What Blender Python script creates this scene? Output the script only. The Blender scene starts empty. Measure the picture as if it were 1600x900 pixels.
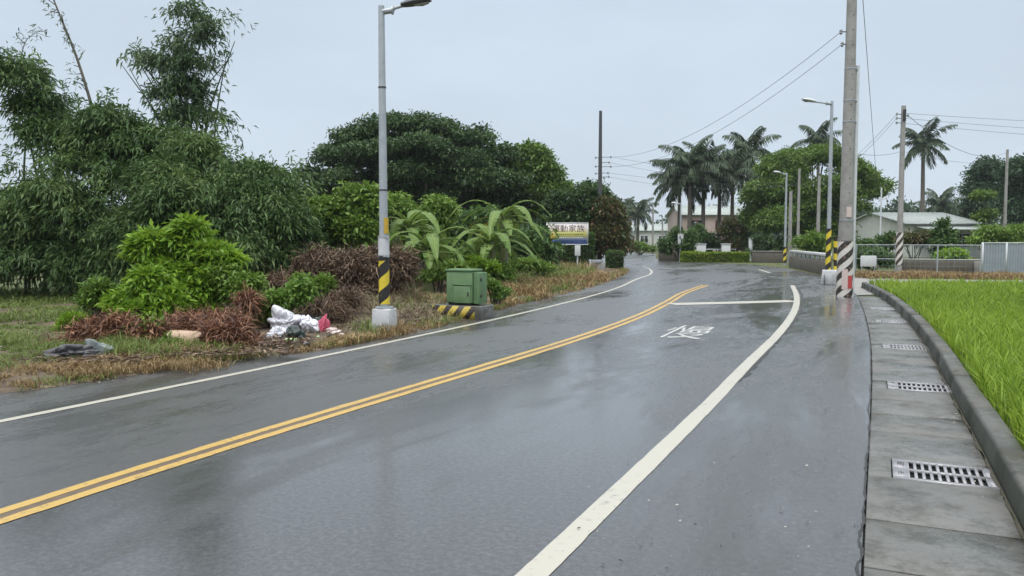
import bpy, bmesh, math, random
import numpy as np
from mathutils import Vector, Matrix

rad = math.radians
SC = bpy.context.scene
COL = SC.collection
# ------------------------------------------------------------------ camera, sky, sun, exposure
F_PX, HORIZON, CAM_H = 1244.0, 372.0, 1.70
PITCH = math.atan((450.0 - HORIZON) / F_PX)
cam_d = bpy.data.cameras.new('camera'); cam = bpy.data.objects.new('camera', cam_d); COL.objects.link(cam)
cam_d.sensor_width = 36.0; cam_d.lens = 36.0 * F_PX / 1600.0
cam_d.clip_start = 0.05; cam_d.clip_end = 5000.0
cam.location = (0, 0, CAM_H); cam.rotation_euler = (rad(90) - PITCH, 0, 0)
SC.camera = cam

SUN_EL, SUN_AZ = 62.0, 200.0
world = bpy.data.worlds.new('World'); SC.world = world; world.use_nodes = True
nt = world.node_tree; nt.nodes.clear()
def wn(t, **k):
    n = nt.nodes.new(t)
    for a, b in k.items(): setattr(n, a, b)
    return n
w_out = wn('ShaderNodeOutputWorld'); w_bg = wn('ShaderNodeBackground'); w_bg.inputs['Strength'].default_value = 0.1
sky = wn('ShaderNodeTexSky', sky_type='NISHITA', sun_disc=False)
sky.sun_elevation = rad(SUN_EL); sky.sun_rotation = rad(SUN_AZ); sky.dust_density = 4.0; sky.air_density = 1.0
w_tc = wn('ShaderNodeTexCoord'); w_sep = wn('ShaderNodeSeparateXYZ')
w_ramp = wn('ShaderNodeValToRGB')                       # overcast: flat low down, brighter towards the zenith
el = w_ramp.color_ramp.elements
el[0].position = 0.0; el[0].color = (0.305, 0.348, 0.390, 1)
el[1].position = 1.0; el[1].color = (1.02, 1.02, 1.0, 1)
e = el.new(0.36); e.color = (0.268, 0.314, 0.366, 1)
e = el.new(0.10); e.color = (0.283, 0.328, 0.376, 1)
w_map = wn('ShaderNodeMapping'); w_map.inputs['Scale'].default_value = (1.0, 1.0, 3.2)
w_noise = wn('ShaderNodeTexNoise'); w_noise.inputs['Scale'].default_value = 2.3; w_noise.inputs['Detail'].default_value = 4.0
w_mr = wn('ShaderNodeMapRange'); w_mr.inputs[1].default_value = 0.3; w_mr.inputs[2].default_value = 0.7
w_mr.inputs[3].default_value = 19.4; w_mr.inputs[4].default_value = 22.3
w_mul = wn('ShaderNodeVectorMath', operation='SCALE')
w_mix = wn('ShaderNodeMixRGB'); w_mix.inputs[0].default_value = 0.96
L = nt.links.new
L(w_tc.outputs['Generated'], w_sep.inputs[0]); L(w_sep.outputs['Z'], w_ramp.inputs[0])
L(w_tc.outputs['Generated'], w_map.inputs[0]); L(w_map.outputs[0], w_noise.inputs['Vector']); L(w_noise.outputs['Fac'], w_mr.inputs[0])
L(w_ramp.outputs['Color'], w_mul.inputs[0]); L(w_mr.outputs[0], w_mul.inputs['Scale'])
L(sky.outputs[0], w_mix.inputs[1]); L(w_mul.outputs[0], w_mix.inputs[2])
L(w_mix.outputs[0], w_bg.inputs['Color']); L(w_bg.outputs[0], w_out.inputs['Surface'])

sun_d = bpy.data.lights.new('sun', 'SUN'); sun_d.energy = 1.4; sun_d.angle = rad(22); sun_d.color = (1.0, 0.97, 0.93)
sun = bpy.data.objects.new('sun', sun_d); COL.objects.link(sun)
_a = rad(SUN_AZ); _e = rad(SUN_EL)
sun_dir = Vector((math.sin(_a) * math.cos(_e), math.cos(_a) * math.cos(_e), math.sin(_e)))
sun.rotation_euler = sun_dir.to_track_quat('Z', 'Y').to_euler()
sun.location = (0, -20, 40)

vs = SC.view_settings
vs.view_transform = 'Standard'; vs.look = 'None'; vs.exposure = 0.14; vs.gamma = 1.0; vs.use_curve_mapping = False
SC.render.engine = 'CYCLES'
cy = SC.cycles
cy.use_denoising = True
try: cy.denoiser = 'OPENIMAGEDENOISE'
except Exception: pass
cy.max_bounces = 6; cy.diffuse_bounces = 3; cy.glossy_bounces = 2; cy.transmission_bounces = 3; cy.transparent_max_bounces = 6
cy.caustics_reflective = False; cy.caustics_refractive = False
cy.use_adaptive_sampling = True; cy.adaptive_threshold = 0.02

# ------------------------------------------------------------------ survey helpers: the photograph's pixels as points of the place
CP, SP = math.cos(PITCH), math.sin(PITCH)
def ray(u, v):
    x = (u - 800.0) / F_PX; y = -(v - 450.0) / F_PX
    return np.array([x, CP + y * SP, -SP + y * CP])
def G(u, v, z=0.0):
    d = ray(u, v); t = (z - CAM_H) / d[2]
    return np.array([d[0] * t, d[1] * t, z])
def at(u, v, Y):
    d = ray(u, v); t = Y / d[1]
    return np.array([d[0] * t, Y, CAM_H + d[2] * t])
def PX(Y): return Y / F_PX           # metres per photograph pixel at distance Y

RD = rad(26.0)                       # the road runs 26 degrees to the right of the view
ALONG = np.array([math.sin(RD), math.cos(RD), 0.0])
ACROSS = np.array([math.cos(RD), -math.sin(RD), 0.0])

# ------------------------------------------------------------------ scene bookkeeping
def tag(o, label=None, cat=None, group=None, kind=None):
    if label: o['label'] = label
    if cat: o['category'] = cat
    if group: o['group'] = group
    if kind: o['kind'] = kind
    return o
def thing(name, label, cat, loc=(0, 0, 0), rz=0.0, group=None):
    o = bpy.data.objects.new(name, None); COL.objects.link(o)
    o.empty_display_size = 0.3
    o.location = Vector([float(c) for c in loc]); o.rotation_euler = (0, 0, rz)
    return tag(o, label, cat, group)
def kids(o): return [c for c in bpy.data.objects if c.parent == o]
def copy_tree(o, parent=None, ch=None):
    c = o.copy(); COL.objects.link(c)
    if parent is not None: c.parent = parent
    for k in kids(o): copy_tree(k, c)
    return c
def np_object(name, V, faces, mat, parent=None, smooth=False, tint=None, sharp=None):
    """faces: list of integer arrays (n,3) or (n,4) or a list of index tuples"""
    me = bpy.data.meshes.new(name)
    V = np.asarray(V, dtype=np.float32).reshape(-1, 3)
    if isinstance(faces, list) and faces and isinstance(faces[0], np.ndarray):
        tot = np.concatenate([np.full(len(f), f.shape[1], dtype=np.int32) for f in faces])
        idx = np.concatenate([f.reshape(-1) for f in faces]).astype(np.int32)
    else:
        tot = np.array([len(f) for f in faces], dtype=np.int32)
        idx = np.array([i for f in faces for i in f], dtype=np.int32)
    me.vertices.add(len(V)); me.vertices.foreach_set('co', V.reshape(-1))
    me.loops.add(len(idx)); me.loops.foreach_set('vertex_index', idx)
    me.polygons.add(len(tot))
    st = np.zeros(len(tot), dtype=np.int32); st[1:] = np.cumsum(tot)[:-1]
    me.polygons.foreach_set('loop_start', st); me.polygons.foreach_set('loop_total', tot)
    if smooth: me.polygons.foreach_set('use_smooth', np.ones(len(tot), dtype=bool))
    if tint is not None:
        a = me.attributes.new('tint', 'FLOAT', 'POINT'); a.data.foreach_set('value', np.asarray(tint, dtype=np.float32))
    me.update(calc_edges=True); me.validate()
    if smooth and sharp: 
        try: me.set_sharp_from_angle(angle=sharp)
        except Exception: pass
    me.materials.append(mat)
    o = bpy.data.objects.new(name, me); COL.objects.link(o)
    if parent is not None: o.parent = parent
    return o

class MB:
    def __init__(s): s.V = []; s.F = []
    def add(s, vs, fs):
        b = len(s.V); s.V.extend([tuple(map(float, v)) for v in vs]); s.F.extend([tuple(i + b for i in f) for f in fs]); return s
    def box(s, c, size, rz=0.0, taper=1.0):
        hx, hy, hz = size[0] / 2, size[1] / 2, size[2] / 2
        ca, sa = math.cos(rz), math.sin(rz); vs = []
        for z, k in ((-hz, 1.0), (hz, taper)):
            for x, y in ((-hx, -hy), (hx, -hy), (hx, hy), (-hx, hy)):
                x, y = x * k, y * k
                vs.append((c[0] + x * ca - y * sa, c[1] + x * sa + y * ca, c[2] + z))
        return s.add(vs, [(0, 3, 2, 1), (4, 5, 6, 7), (0, 1, 5, 4), (1, 2, 6, 5), (2, 3, 7, 6), (3, 0, 4, 7)])
    def tube(s, path, r, n=8, cap=True, squash=1.0):
        P = [np.asarray(p, dtype=float) for p in path]; m = len(P)
        R = list(r) if hasattr(r, '__len__') else [r] * m
        ref = None; b = len(s.V); vs = []; fs = []
        for i in range(m):
            d = P[min(i + 1, m - 1)] - P[max(i - 1, 0)]; d = d / (np.linalg.norm(d) + 1e-9)
            if ref is None: ref = np.array([1.0, 0, 0]) if abs(d[0]) < 0.9 else np.array([0, 1.0, 0])
            a = ref - d * np.dot(ref, d); a /= (np.linalg.norm(a) + 1e-9); ref = a
            c = np.cross(d, a)
            for k in range(n):
                t = 2 * math.pi * k / n
                vs.append(P[i] + (a * math.cos(t) + c * math.sin(t) * squash) * R[i])
        for i in range(m - 1):
            for k in range(n):
                k2 = (k + 1) % n
                fs.append((i * n + k, i * n + k2, (i + 1) * n + k2, (i + 1) * n + k))
        if cap:
            fs.append(tuple(range(n - 1, -1, -1))); fs.append(tuple((m - 1) * n + k for k in range(n)))
        return s.add(vs, fs)
    def strip(s, A, B):
        n = len(A)
        return s.add(list(A) + list(B), [(i, i + 1, n + i + 1, n + i) for i in range(n - 1)])
    def build(s, name, mat, parent=None, smooth=False, bevel=0.0, seg=2):
        o = np_object(name, np.array(s.V), s.F, mat, parent, smooth, sharp=rad(40))
        if bevel:
            m = o.modifiers.new('bevel', 'BEVEL'); m.width = bevel; m.segments = seg; m.limit_method = 'ANGLE'
        return o

def smooth_path(pts, per=6):
    P = np.array([np.asarray(p, dtype=float) for p in pts]); n = len(P)
    h = np.maximum(np.linalg.norm(np.diff(P, axis=0), axis=1), 1e-6); sl = np.diff(P, axis=0) / h[:, None]
    T = np.zeros_like(P); T[0] = sl[0]; T[-1] = sl[-1]
    for i in range(1, n - 1): T[i] = (sl[i - 1] * h[i] + sl[i] * h[i - 1]) / (h[i] + h[i - 1])
    out = []
    for i in range(n - 1):
        for k in range(per):
            t = k / per; t2 = t * t; t3 = t2 * t
            out.append((2 * t3 - 3 * t2 + 1) * P[i] + (t3 - 2 * t2 + t) * h[i] * T[i] + (-2 * t3 + 3 * t2) * P[i + 1] + (t3 - t2) * h[i] * T[i + 1])
    out.append(P[-1]); return np.array(out)
def side_dirs(P):
    T = np.zeros_like(P); T[1:-1] = P[2:] - P[:-2]; T[0] = P[1] - P[0]; T[-1] = P[-1] - P[-2]
    T[:, 2] = 0; T /= np.linalg.norm(T, axis=1)[:, None] + 1e-9
    return np.stack([T[:, 1], -T[:, 0], np.zeros(len(P))], 1), T      # right-hand side, tangent

# ------------------------------------------------------------------ materials
def new_mat(name):
    m = bpy.data.materials.new(name); m.use_nodes = True; n = m.node_tree
    return m, n, n.nodes['Principled BSDF'], n.nodes['Material Output']
def ramp(n, stops, interp='LINEAR'):
    r = n.nodes.new('ShaderNodeValToRGB'); r.color_ramp.interpolation = interp
    E = r.color_ramp.elements
    E[0].position = stops[0][0]; E[0].color = (*stops[0][1], 1)
    E[1].position = stops[-1][0]; E[1].color = (*stops[-1][1], 1)
    for p, c in stops[1:-1]:
        e = E.new(p); e.color = (*c, 1)
    return r
def noise(n, scale, detail=5.0, rough=0.6, vec=None, dist=0.0):
    t = n.nodes.new('ShaderNodeTexNoise'); t.inputs['Scale'].default_value = scale
    t.inputs['Detail'].default_value = detail; t.inputs['Roughness'].default_value = rough; t.inputs['Distortion'].default_value = dist
    if vec is not None: n.links.new(vec, t.inputs['Vector'])
    return t
def objco(n):
    t = n.nodes.new('ShaderNodeTexCoord'); return t.outputs['Object']
def surf(name, c1, c2=None, rough=0.6, scale=6.0, bump=0.0, bscale=40.0, metal=0.0, spec=0.5, c3=None, coat=0.0, detail=6.0, lo=0.3, hi=0.7):
    m, n, b, o = new_mat(name)
    co = objco(n)
    if c2 is not None:
        t = noise(n, scale, detail, 0.65, co)
        st = [(lo, c1), (hi, c2)] if c3 is None else [(lo, c1), ((lo + hi) / 2, c2), (hi, c3)]
        r = ramp(n, st); n.links.new(t.outputs['Fac'], r.inputs[0]); n.links.new(r.outputs[0], b.inputs['Base Color'])
    else: b.inputs['Base Color'].default_value = (*c1, 1)
    b.inputs['Roughness'].default_value = rough; b.inputs['Metallic'].default_value = metal
    b.inputs['Specular IOR Level'].default_value = spec
    b.inputs['Coat Weight'].default_value = coat
    if bump:
        t2 = noise(n, bscale, 4.0, 0.6, co); bp = n.nodes.new('ShaderNodeBump'); bp.inputs['Strength'].default_value = bump; bp.inputs['Distance'].default_value = 0.02
        n.links.new(t2.outputs['Fac'], bp.inputs['Height']); n.links.new(bp.outputs[0], b.inputs['Normal'])
    return m
def leafmat(name, dark, mid, light, rough=0.42, trans=0.28, spec=0.35):
    m, n, b, o = new_mat(name)
    a = n.nodes.new('ShaderNodeAttribute'); a.attribute_name = 'tint'
    r = ramp(n, [(0.0, dark), (0.5, mid), (1.0, light)])
    n.links.new(a.outputs['Fac'], r.inputs[0]); n.links.new(r.outputs[0], b.inputs['Base Color'])
    b.inputs['Roughness'].default_value = rough; b.inputs['Specular IOR Level'].default_value = spec
    t = n.nodes.new('ShaderNodeBsdfTranslucent'); mx = n.nodes.new('ShaderNodeMixShader'); mx.inputs[0].default_value = trans
    h = n.nodes.new('ShaderNodeHueSaturation'); h.inputs['Value'].default_value = 1.25; h.inputs['Hue'].default_value = 0.485
    n.links.new(r.outputs[0], h.inputs['Color']); n.links.new(h.outputs[0], t.inputs['Color'])
    n.links.new(b.outputs[0], mx.inputs[1]); n.links.new(t.outputs[0], mx.inputs[2]); n.links.new(mx.outputs[0], o.inputs['Surface'])
    return m
def math_node(n, op, a, b=None, c=None):
    t = n.nodes.new('ShaderNodeMath'); t.operation = op
    for i, x in enumerate((a, b, c)):
        if x is None: continue
        if hasattr(x, 'is_linked') or hasattr(x, 'links'): n.links.new(x, t.inputs[i])
        else: t.inputs[i].default_value = x
    return t.outputs[0]
def stripe_mat(name, ca, cb, pitch, mode='helix', slope=1.0, wear=(0.30, 0.29, 0.27), rough=0.5, sign=1.0, wearlo=0.60, starts=1):
    """diagonal warning stripes: wound round a pole (helix) or slanting across a flat face (x and z)"""
    m, n, b, o = new_mat(name); co = objco(n)
    s = n.nodes.new('ShaderNodeSeparateXYZ'); n.links.new(co, s.inputs[0])
    if mode == 'helix':
        ang = math_node(n, 'ARCTAN2', s.outputs['Y'], s.outputs['X'])
        v = math_node(n, 'ADD', math_node(n, 'DIVIDE', s.outputs['Z'], pitch), math_node(n, 'MULTIPLY', ang, sign * starts / (2 * math.pi)))
    else:
        v = math_node(n, 'DIVIDE', math_node(n, 'ADD', math_node(n, 'MULTIPLY', s.outputs['X'], sign), math_node(n, 'MULTIPLY', s.outputs['Z'], slope)), pitch)
    f = math_node(n, 'FRACT', math_node(n, 'ADD', v, 100.0))
    g = math_node(n, 'GREATER_THAN', f, 0.5)
    mx = n.nodes.new('ShaderNodeMixRGB'); mx.inputs[1].default_value = (*ca, 1); mx.inputs[2].default_value = (*cb, 1)
    n.links.new(g, mx.inputs[0])
    t = noise(n, 14.0, 6.0, 0.7, co); r = ramp(n, [(wearlo, (0, 0, 0)), (wearlo + 0.12, (1, 1, 1))]); n.links.new(t.outputs['Fac'], r.inputs[0])
    m2 = n.nodes.new('ShaderNodeMixRGB'); n.links.new(r.outputs[0], m2.inputs[0]); n.links.new(mx.outputs[0], m2.inputs[1]); m2.inputs[2].default_value = (*wear, 1)
    n.links.new(m2.outputs[0], b.inputs['Base Color']); b.inputs['Roughness'].default_value = rough
    return m

LANE_X = float(np.dot(G(400, 677), ACROSS))
def road_material():
    m, n, b, o = new_mat('wet_asphalt'); co = objco(n)
    mp = n.nodes.new('ShaderNodeMapping'); mp.inputs['Rotation'].default_value = (0, 0, RD); n.links.new(co, mp.inputs[0])
    mp2 = n.nodes.new('ShaderNodeMapping'); mp2.inputs['Scale'].default_value = (1.0, 0.28, 1.0); n.links.new(mp.outputs[0], mp2.inputs[0])
    big = noise(n, 0.55, 6.0, 0.66, mp2.outputs[0], 0.6)            # worn and wet stretches along the lanes
    # the older, coarser surfacing of the far lane, left of the yellow line
    sx = n.nodes.new('ShaderNodeSeparateXYZ'); n.links.new(mp.outputs[0], sx.inputs[0]); lane = n.nodes.new('ShaderNodeMapRange'); lane.inputs[1].default_value = LANE_X + 0.1; lane.inputs[2].default_value = LANE_X - 0.1
    n.links.new(sx.outputs['X'], lane.inputs[0]); bigr = big
    big = type('o', (), {'outputs': {'Fac': math_node(n, 'SUBTRACT', bigr.outputs['Fac'], math_node(n, 'MULTIPLY', lane.outputs[0], 0.095))}})
    fine = noise(n, 120.0, 3.0, 0.7, mp.outputs[0])
    grit = noise(n, 26.0, 5.0, 0.8, mp.outputs[0])
    mid = noise(n, 6.0, 6.0, 0.7, mp2.outputs[0], 0.3)
    c = ramp(n, [(0.38, (0.012, 0.012, 0.013)), (0.50, (0.036, 0.036, 0.038)), (0.62, (0.090, 0.090, 0.094))])
    n.links.new(math_node(n, 'ADD', math_node(n, 'MULTIPLY', big.outputs['Fac'], 0.22), math_node(n, 'ADD', math_node(n, 'MULTIPLY', grit.outputs['Fac'], 0.56), math_node(n, 'MULTIPLY', fine.outputs['Fac'], 0.22))), c.inputs[0])
    n.links.new(c.outputs[0], b.inputs['Base Color'])
    wet = ramp(n, [(0.40, (0.44, 0.44, 0.44)), (0.48, (0.22, 0.22, 0.22)), (0.57, (0.09, 0.09, 0.09))])
    n.links.new(math_node(n, 'ADD', math_node(n, 'MULTIPLY', big.outputs['Fac'], 0.7), math_node(n, 'MULTIPLY', mid.outputs['Fac'], 0.3)), wet.inputs[0])
    n.links.new(wet.outputs[0], b.inputs['Coat Roughness'])                  # the film of rain water lying on the stone
    b.inputs['Coat Weight'].default_value = 1.0; b.inputs['Coat IOR'].default_value = 1.50
    b.inputs['Roughness'].default_value = 0.42; b.inputs['Specular IOR Level'].default_value = 0.5
    bp = n.nodes.new('ShaderNodeBump'); bp.inputs['Distance'].default_value = 0.01
    st = ramp(n, [(0.36, (0.34, 0.34, 0.34)), (0.60, (0.08, 0.08, 0.08))]); n.links.new(big.outputs['Fac'], st.inputs[0]); n.links.new(st.outputs[0], bp.inputs['Strength'])
    n.links.new(math_node(n, 'ADD', grit.outputs['Fac'], math_node(n, 'MULTIPLY', fine.outputs['Fac'], 0.5)), bp.inputs['Height'])
    n.links.new(bp.outputs[0], b.inputs['Normal'])
    bp2 = n.nodes.new('ShaderNodeBump'); bp2.inputs['Distance'].default_value = 0.008
    st2 = ramp(n, [(0.40, (0.40, 0.40, 0.40)), (0.56, (0.05, 0.05, 0.05))]); n.links.new(big.outputs['Fac'], st2.inputs[0]); n.links.new(st2.outputs[0], bp2.inputs['Strength'])
    n.links.new(math_node(n, 'ADD', math_node(n, 'MULTIPLY', grit.outputs['Fac'], 0.45), math_node(n, 'MULTIPLY', fine.outputs['Fac'], 0.8)), bp2.inputs['Height']); n.links.new(bp2.outputs[0], b.inputs['Coat Normal'])
    return m
def paint_material(name, c, worn, wlo=0.60):
    m, n, b, o = new_mat(name); co = objco(n)
    t = noise(n, 16.0, 8.0, 0.75, co); t2 = noise(n, 1.1, 3.0, 0.5, co)
    r = ramp(n, [(wlo, (0, 0, 0)), (wlo + 0.09, (1, 1, 1))])
    n.links.new(math_node(n, 'ADD', math_node(n, 'MULTIPLY', t.outputs['Fac'], 0.75), math_node(n, 'MULTIPLY', t2.outputs['Fac'], 0.25)), r.inputs[0])
    mx = n.nodes.new('ShaderNodeMixRGB'); mx.inputs[1].default_value = (*c, 1); mx.inputs[2].default_value = (*worn, 1)
    n.links.new(r.outputs[0], mx.inputs[0]); n.links.new(mx.outputs[0], b.inputs['Base Color'])
    b.inputs['Roughness'].default_value = 0.4
    bp = n.nodes.new('ShaderNodeBump'); bp.inputs['Strength'].default_value = 0.15; bp.inputs['Distance'].default_value = 0.01
    n.links.new(t.outputs['Fac'], bp.inputs['Height']); n.links.new(bp.outputs[0], b.inputs['Normal'])
    return m
def concrete_material(name, a, bcol, moss, rlo=0.22, rhi=0.55, stain=0.35):
    m, n, b, o = new_mat(name); co = objco(n)
    t = noise(n, 1.6, 9.0, 0.74, co, 0.0); t2 = noise(n, 45.0, 5.0, 0.7, co); t3 = noise(n, 0.9, 5.0, 0.65, co)
    r = ramp(n, [(0.30, a), (0.52, bcol), (0.72, moss)])
    n.links.new(math_node(n, 'ADD', math_node(n, 'MULTIPLY', t.outputs['Fac'], 0.7), math_node(n, 'MULTIPLY', t2.outputs['Fac'], 0.3)), r.inputs[0])
    t4 = noise(n, 2.2, 9.0, 0.78, co, 0.0); st = ramp(n, [(0.47, (1, 1, 1)), (0.58, (0.38, 0.38, 0.32))]); n.links.new(t4.outputs['Fac'], st.inputs[0])
    mm = n.nodes.new('ShaderNodeMixRGB'); mm.blend_type = 'MULTIPLY'; mm.inputs[0].default_value = stain; n.links.new(r.outputs[0], mm.inputs[1]); n.links.new(st.outputs[0], mm.inputs[2])
    n.links.new(mm.outputs[0], b.inputs['Base Color'])
    r2 = ramp(n, [(0.38, (rlo,) * 3), (0.58, (rhi,) * 3)]); n.links.new(t3.outputs['Fac'], r2.inputs[0]); n.links.new(r2.outputs[0], b.inputs['Roughness'])
    bp = n.nodes.new('ShaderNodeBump'); bp.inputs['Strength'].default_value = 0.22; bp.inputs['Distance'].default_value = 0.012
    n.links.new(t2.outputs['Fac'], bp.inputs['Height']); n.links.new(bp.outputs[0], b.inputs['Normal'])
    return m

M = {}
M['road'] = road_material()
M['white_paint'] = paint_material('white_road_paint', (0.455, 0.44, 0.38), (0.25, 0.245, 0.23), 0.55)
M['yellow_paint'] = paint_material('yellow_road_paint', (0.52, 0.345, 0.095), (0.22, 0.16, 0.085), 0.535)
M['old_white'] = paint_material('worn_white_paint', (0.55, 0.56, 0.54), (0.13, 0.13, 0.135), 0.50)
M['old_yellow'] = surf('worn_brown_centre_strip', (0.10, 0.075, 0.055), (0.16, 0.115, 0.07), rough=0.45, scale=9)
M['tar'] = surf('tar', (0.012, 0.012, 0.013), (0.03, 0.03, 0.03), rough=0.5, bump=0.3)
M['gutter'] = concrete_material('wet_gutter_concrete', (0.070, 0.070, 0.064), (0.145, 0.144, 0.136), (0.088, 0.080, 0.056), 0.10, 0.50, 0.8)
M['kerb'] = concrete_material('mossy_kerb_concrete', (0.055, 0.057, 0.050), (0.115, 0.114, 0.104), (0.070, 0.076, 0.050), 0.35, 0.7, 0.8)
def darken_low(m, z0, z1, col):
    """a darker colour mixed into the lower part, by height above the ground"""
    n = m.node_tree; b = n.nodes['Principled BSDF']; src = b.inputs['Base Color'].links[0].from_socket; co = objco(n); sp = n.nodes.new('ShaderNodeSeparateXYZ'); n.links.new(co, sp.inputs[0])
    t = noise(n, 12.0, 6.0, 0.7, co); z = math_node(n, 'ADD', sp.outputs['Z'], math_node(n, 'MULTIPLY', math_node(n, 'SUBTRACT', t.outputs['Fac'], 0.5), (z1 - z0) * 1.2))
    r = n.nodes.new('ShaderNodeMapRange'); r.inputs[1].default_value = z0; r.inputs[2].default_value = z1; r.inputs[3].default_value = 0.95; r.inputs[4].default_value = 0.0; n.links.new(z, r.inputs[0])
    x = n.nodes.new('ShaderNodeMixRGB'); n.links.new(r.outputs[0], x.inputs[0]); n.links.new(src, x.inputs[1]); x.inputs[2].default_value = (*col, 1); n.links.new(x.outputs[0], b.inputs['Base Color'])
darken_low(M['kerb'], 0.150, 0.190, (0.020, 0.024, 0.015))  # kerb sides darker than the top, up to near the upper edge
M['concrete'] = concrete_material('pole_concrete', (0.27, 0.26, 0.25), (0.34, 0.33, 0.315), (0.24, 0.235, 0.22), 0.6, 0.8)
M['whitewash'] = concrete_material('whitewashed_concrete', (0.62, 0.63, 0.66), (0.52, 0.53, 0.55), (0.33, 0.33, 0.33), 0.5, 0.7)
M['side_road'] = concrete_material('side_road_concrete', (0.26, 0.25, 0.24), (0.31, 0.30, 0.285), (0.22, 0.205, 0.18), 0.3, 0.6)
M['ground'] = surf('field_soil_and_grass', (0.045, 0.070, 0.022), (0.085, 0.105, 0.034), rough=0.9, scale=1.2, c3=(0.13, 0.105, 0.050), bump=0.6, bscale=14)
M['verge'] = surf('verge_soil', (0.060, 0.045, 0.033), (0.110, 0.082, 0.055), rough=0.85, scale=2.6, c3=(0.19, 0.145, 0.085), bump=0.8, bscale=22)
M['field'] = surf('paddy_mud', (0.035, 0.055, 0.015), (0.06, 0.09, 0.02), rough=0.6, scale=3)
M['galv'] = surf('galvanised_steel', (0.36, 0.39, 0.42), (0.46, 0.49, 0.51), rough=0.42, scale=9, metal=0.35)
M['galv_pale'] = surf('pale_painted_steel', (0.55, 0.58, 0.60), (0.66, 0.68, 0.69), rough=0.45, scale=7)
M['lamp_dark'] = surf('dark_lamp_housing', (0.075, 0.09, 0.10), (0.11, 0.125, 0.135), rough=0.45, scale=9)
M['lens'] = surf('lamp_lens', (0.45, 0.47, 0.48), rough=0.2)
M['iron'] = surf('dark_iron', (0.02, 0.02, 0.022), (0.04, 0.04, 0.04), rough=0.6, scale=20)
M['grate'] = surf('cast_grate', (0.30, 0.30, 0.32), (0.40, 0.40, 0.42), rough=0.35, scale=18, metal=0.3, bump=0.2, bscale=70)
M['pit'] = surf('drain_pit', (0.006, 0.006, 0.006), rough=0.9)
M['steel_white'] = surf('white_steel', (0.70, 0.71, 0.72), (0.60, 0.61, 0.62), rough=0.4, scale=8)
M['creosote'] = surf('dark_weathered_pole', (0.05, 0.052, 0.055), (0.09, 0.09, 0.092), rough=0.8, scale=8)
M['wire'] = surf('black_wire', (0.09, 0.095, 0.10), rough=0.6)
M['porcelain'] = surf('porcelain', (0.25, 0.26, 0.28), (0.34, 0.35, 0.36), rough=0.3, scale=30)
M['box_green'] = surf('green_cabinet_paint', (0.120, 0.215, 0.100), (0.170, 0.275, 0.130), rough=0.5, scale=4, bump=0.05)
M['box_green_dark'] = surf('weathered_green_cabinet_paint', (0.085, 0.17, 0.075), (0.14, 0.24, 0.11), rough=0.55, scale=5)
M['stripe_pole'] = stripe_mat('yellow_black_pole_stripes', (0.70, 0.55, 0.045), (0.022, 0.020, 0.018), 0.46, 'helix', sign=-1.0, wear=(0.30, 0.24, 0.13))
M['stripe_bw'] = stripe_mat('white_black_pole_stripes', (0.66, 0.64, 0.60), (0.03, 0.028, 0.028), 0.40, 'helix', sign=-1.0, starts=3, wear=(0.50, 0.28, 0.19), wearlo=0.55)
M['stripe_plinth'] = stripe_mat('yellow_black_plinth_stripes', (0.52, 0.40, 0.055), (0.035, 0.026, 0.022), 0.30, 'flat', slope=-0.80, wear=(0.20, 0.14, 0.075), wearlo=0.54)
M['yellow'] = surf('yellow_sticker', (0.62, 0.42, 0.04), (0.52, 0.33, 0.05), rough=0.5, scale=12)
M['paper'] = surf('white_notice', (0.66, 0.66, 0.68), (0.52, 0.53, 0.56), rough=0.5, scale=10)
M['red'] = surf('faded_red_sticker', (0.52, 0.06, 0.07), (0.42, 0.09, 0.08), rough=0.5, scale=14)
M['pink_tag'] = surf('pale_pink_label', (0.60, 0.45, 0.42), (0.66, 0.56, 0.53), rough=0.5, scale=14)
M['bark'] = surf('bark', (0.045, 0.038, 0.030), (0.11, 0.095, 0.075), rough=0.9, scale=9, bump=0.6, bscale=20)
M['palm_bark'] = surf('palm_bark', (0.10, 0.085, 0.072), (0.19, 0.17, 0.145), rough=0.85, scale=7, bump=0.4)
M['culm'] = surf('bamboo_culm', (0.055, 0.085, 0.030), (0.12, 0.14, 0.055), rough=0.5, scale=6)
M['dry_culm'] = surf('dry_bamboo_culm', (0.075, 0.072, 0.060), (0.13, 0.12, 0.095), rough=0.7, scale=6)
M['bamboo'] = leafmat('bamboo_leaf', (0.0259, 0.0672, 0.0192), (0.0882, 0.168, 0.0511), (0.247, 0.347, 0.128))
M['bamboo_top'] = leafmat('bamboo_leaf_top', (0.0455, 0.088, 0.0425), (0.0911, 0.155, 0.0699), (0.175, 0.251, 0.121))
M['bright'] = leafmat('bright_shrub_leaf', (0.095, 0.19, 0.016), (0.175, 0.32, 0.03), (0.29, 0.46, 0.055), trans=0.34)
M['shrub'] = leafmat('shrub_leaf', (0.0625, 0.131, 0.0225), (0.119, 0.225, 0.0375), (0.213, 0.338, 0.0688))
M['vine'] = leafmat('vine_leaf', (0.075, 0.144, 0.025), (0.144, 0.25, 0.0425), (0.25, 0.388, 0.0775))
M['rain_tree'] = leafmat('rain_tree_leaf', (0.0138, 0.0391, 0.0138), (0.046, 0.0966, 0.0322), (0.132, 0.213, 0.0713))
M['tree_mid'] = leafmat('mid_green_leaf', (0.035, 0.08, 0.0225), (0.0725, 0.147, 0.04), (0.144, 0.244, 0.0688))
M['round_tree'] = leafmat('round_tree_leaf', (0.0465, 0.0936, 0.0183), (0.113, 0.202, 0.0395), (0.218, 0.341, 0.0759))
M['far_tree'] = leafmat('far_tree_leaf', (0.03, 0.0625, 0.035), (0.0525, 0.103, 0.0525), (0.0938, 0.163, 0.0775))
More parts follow.
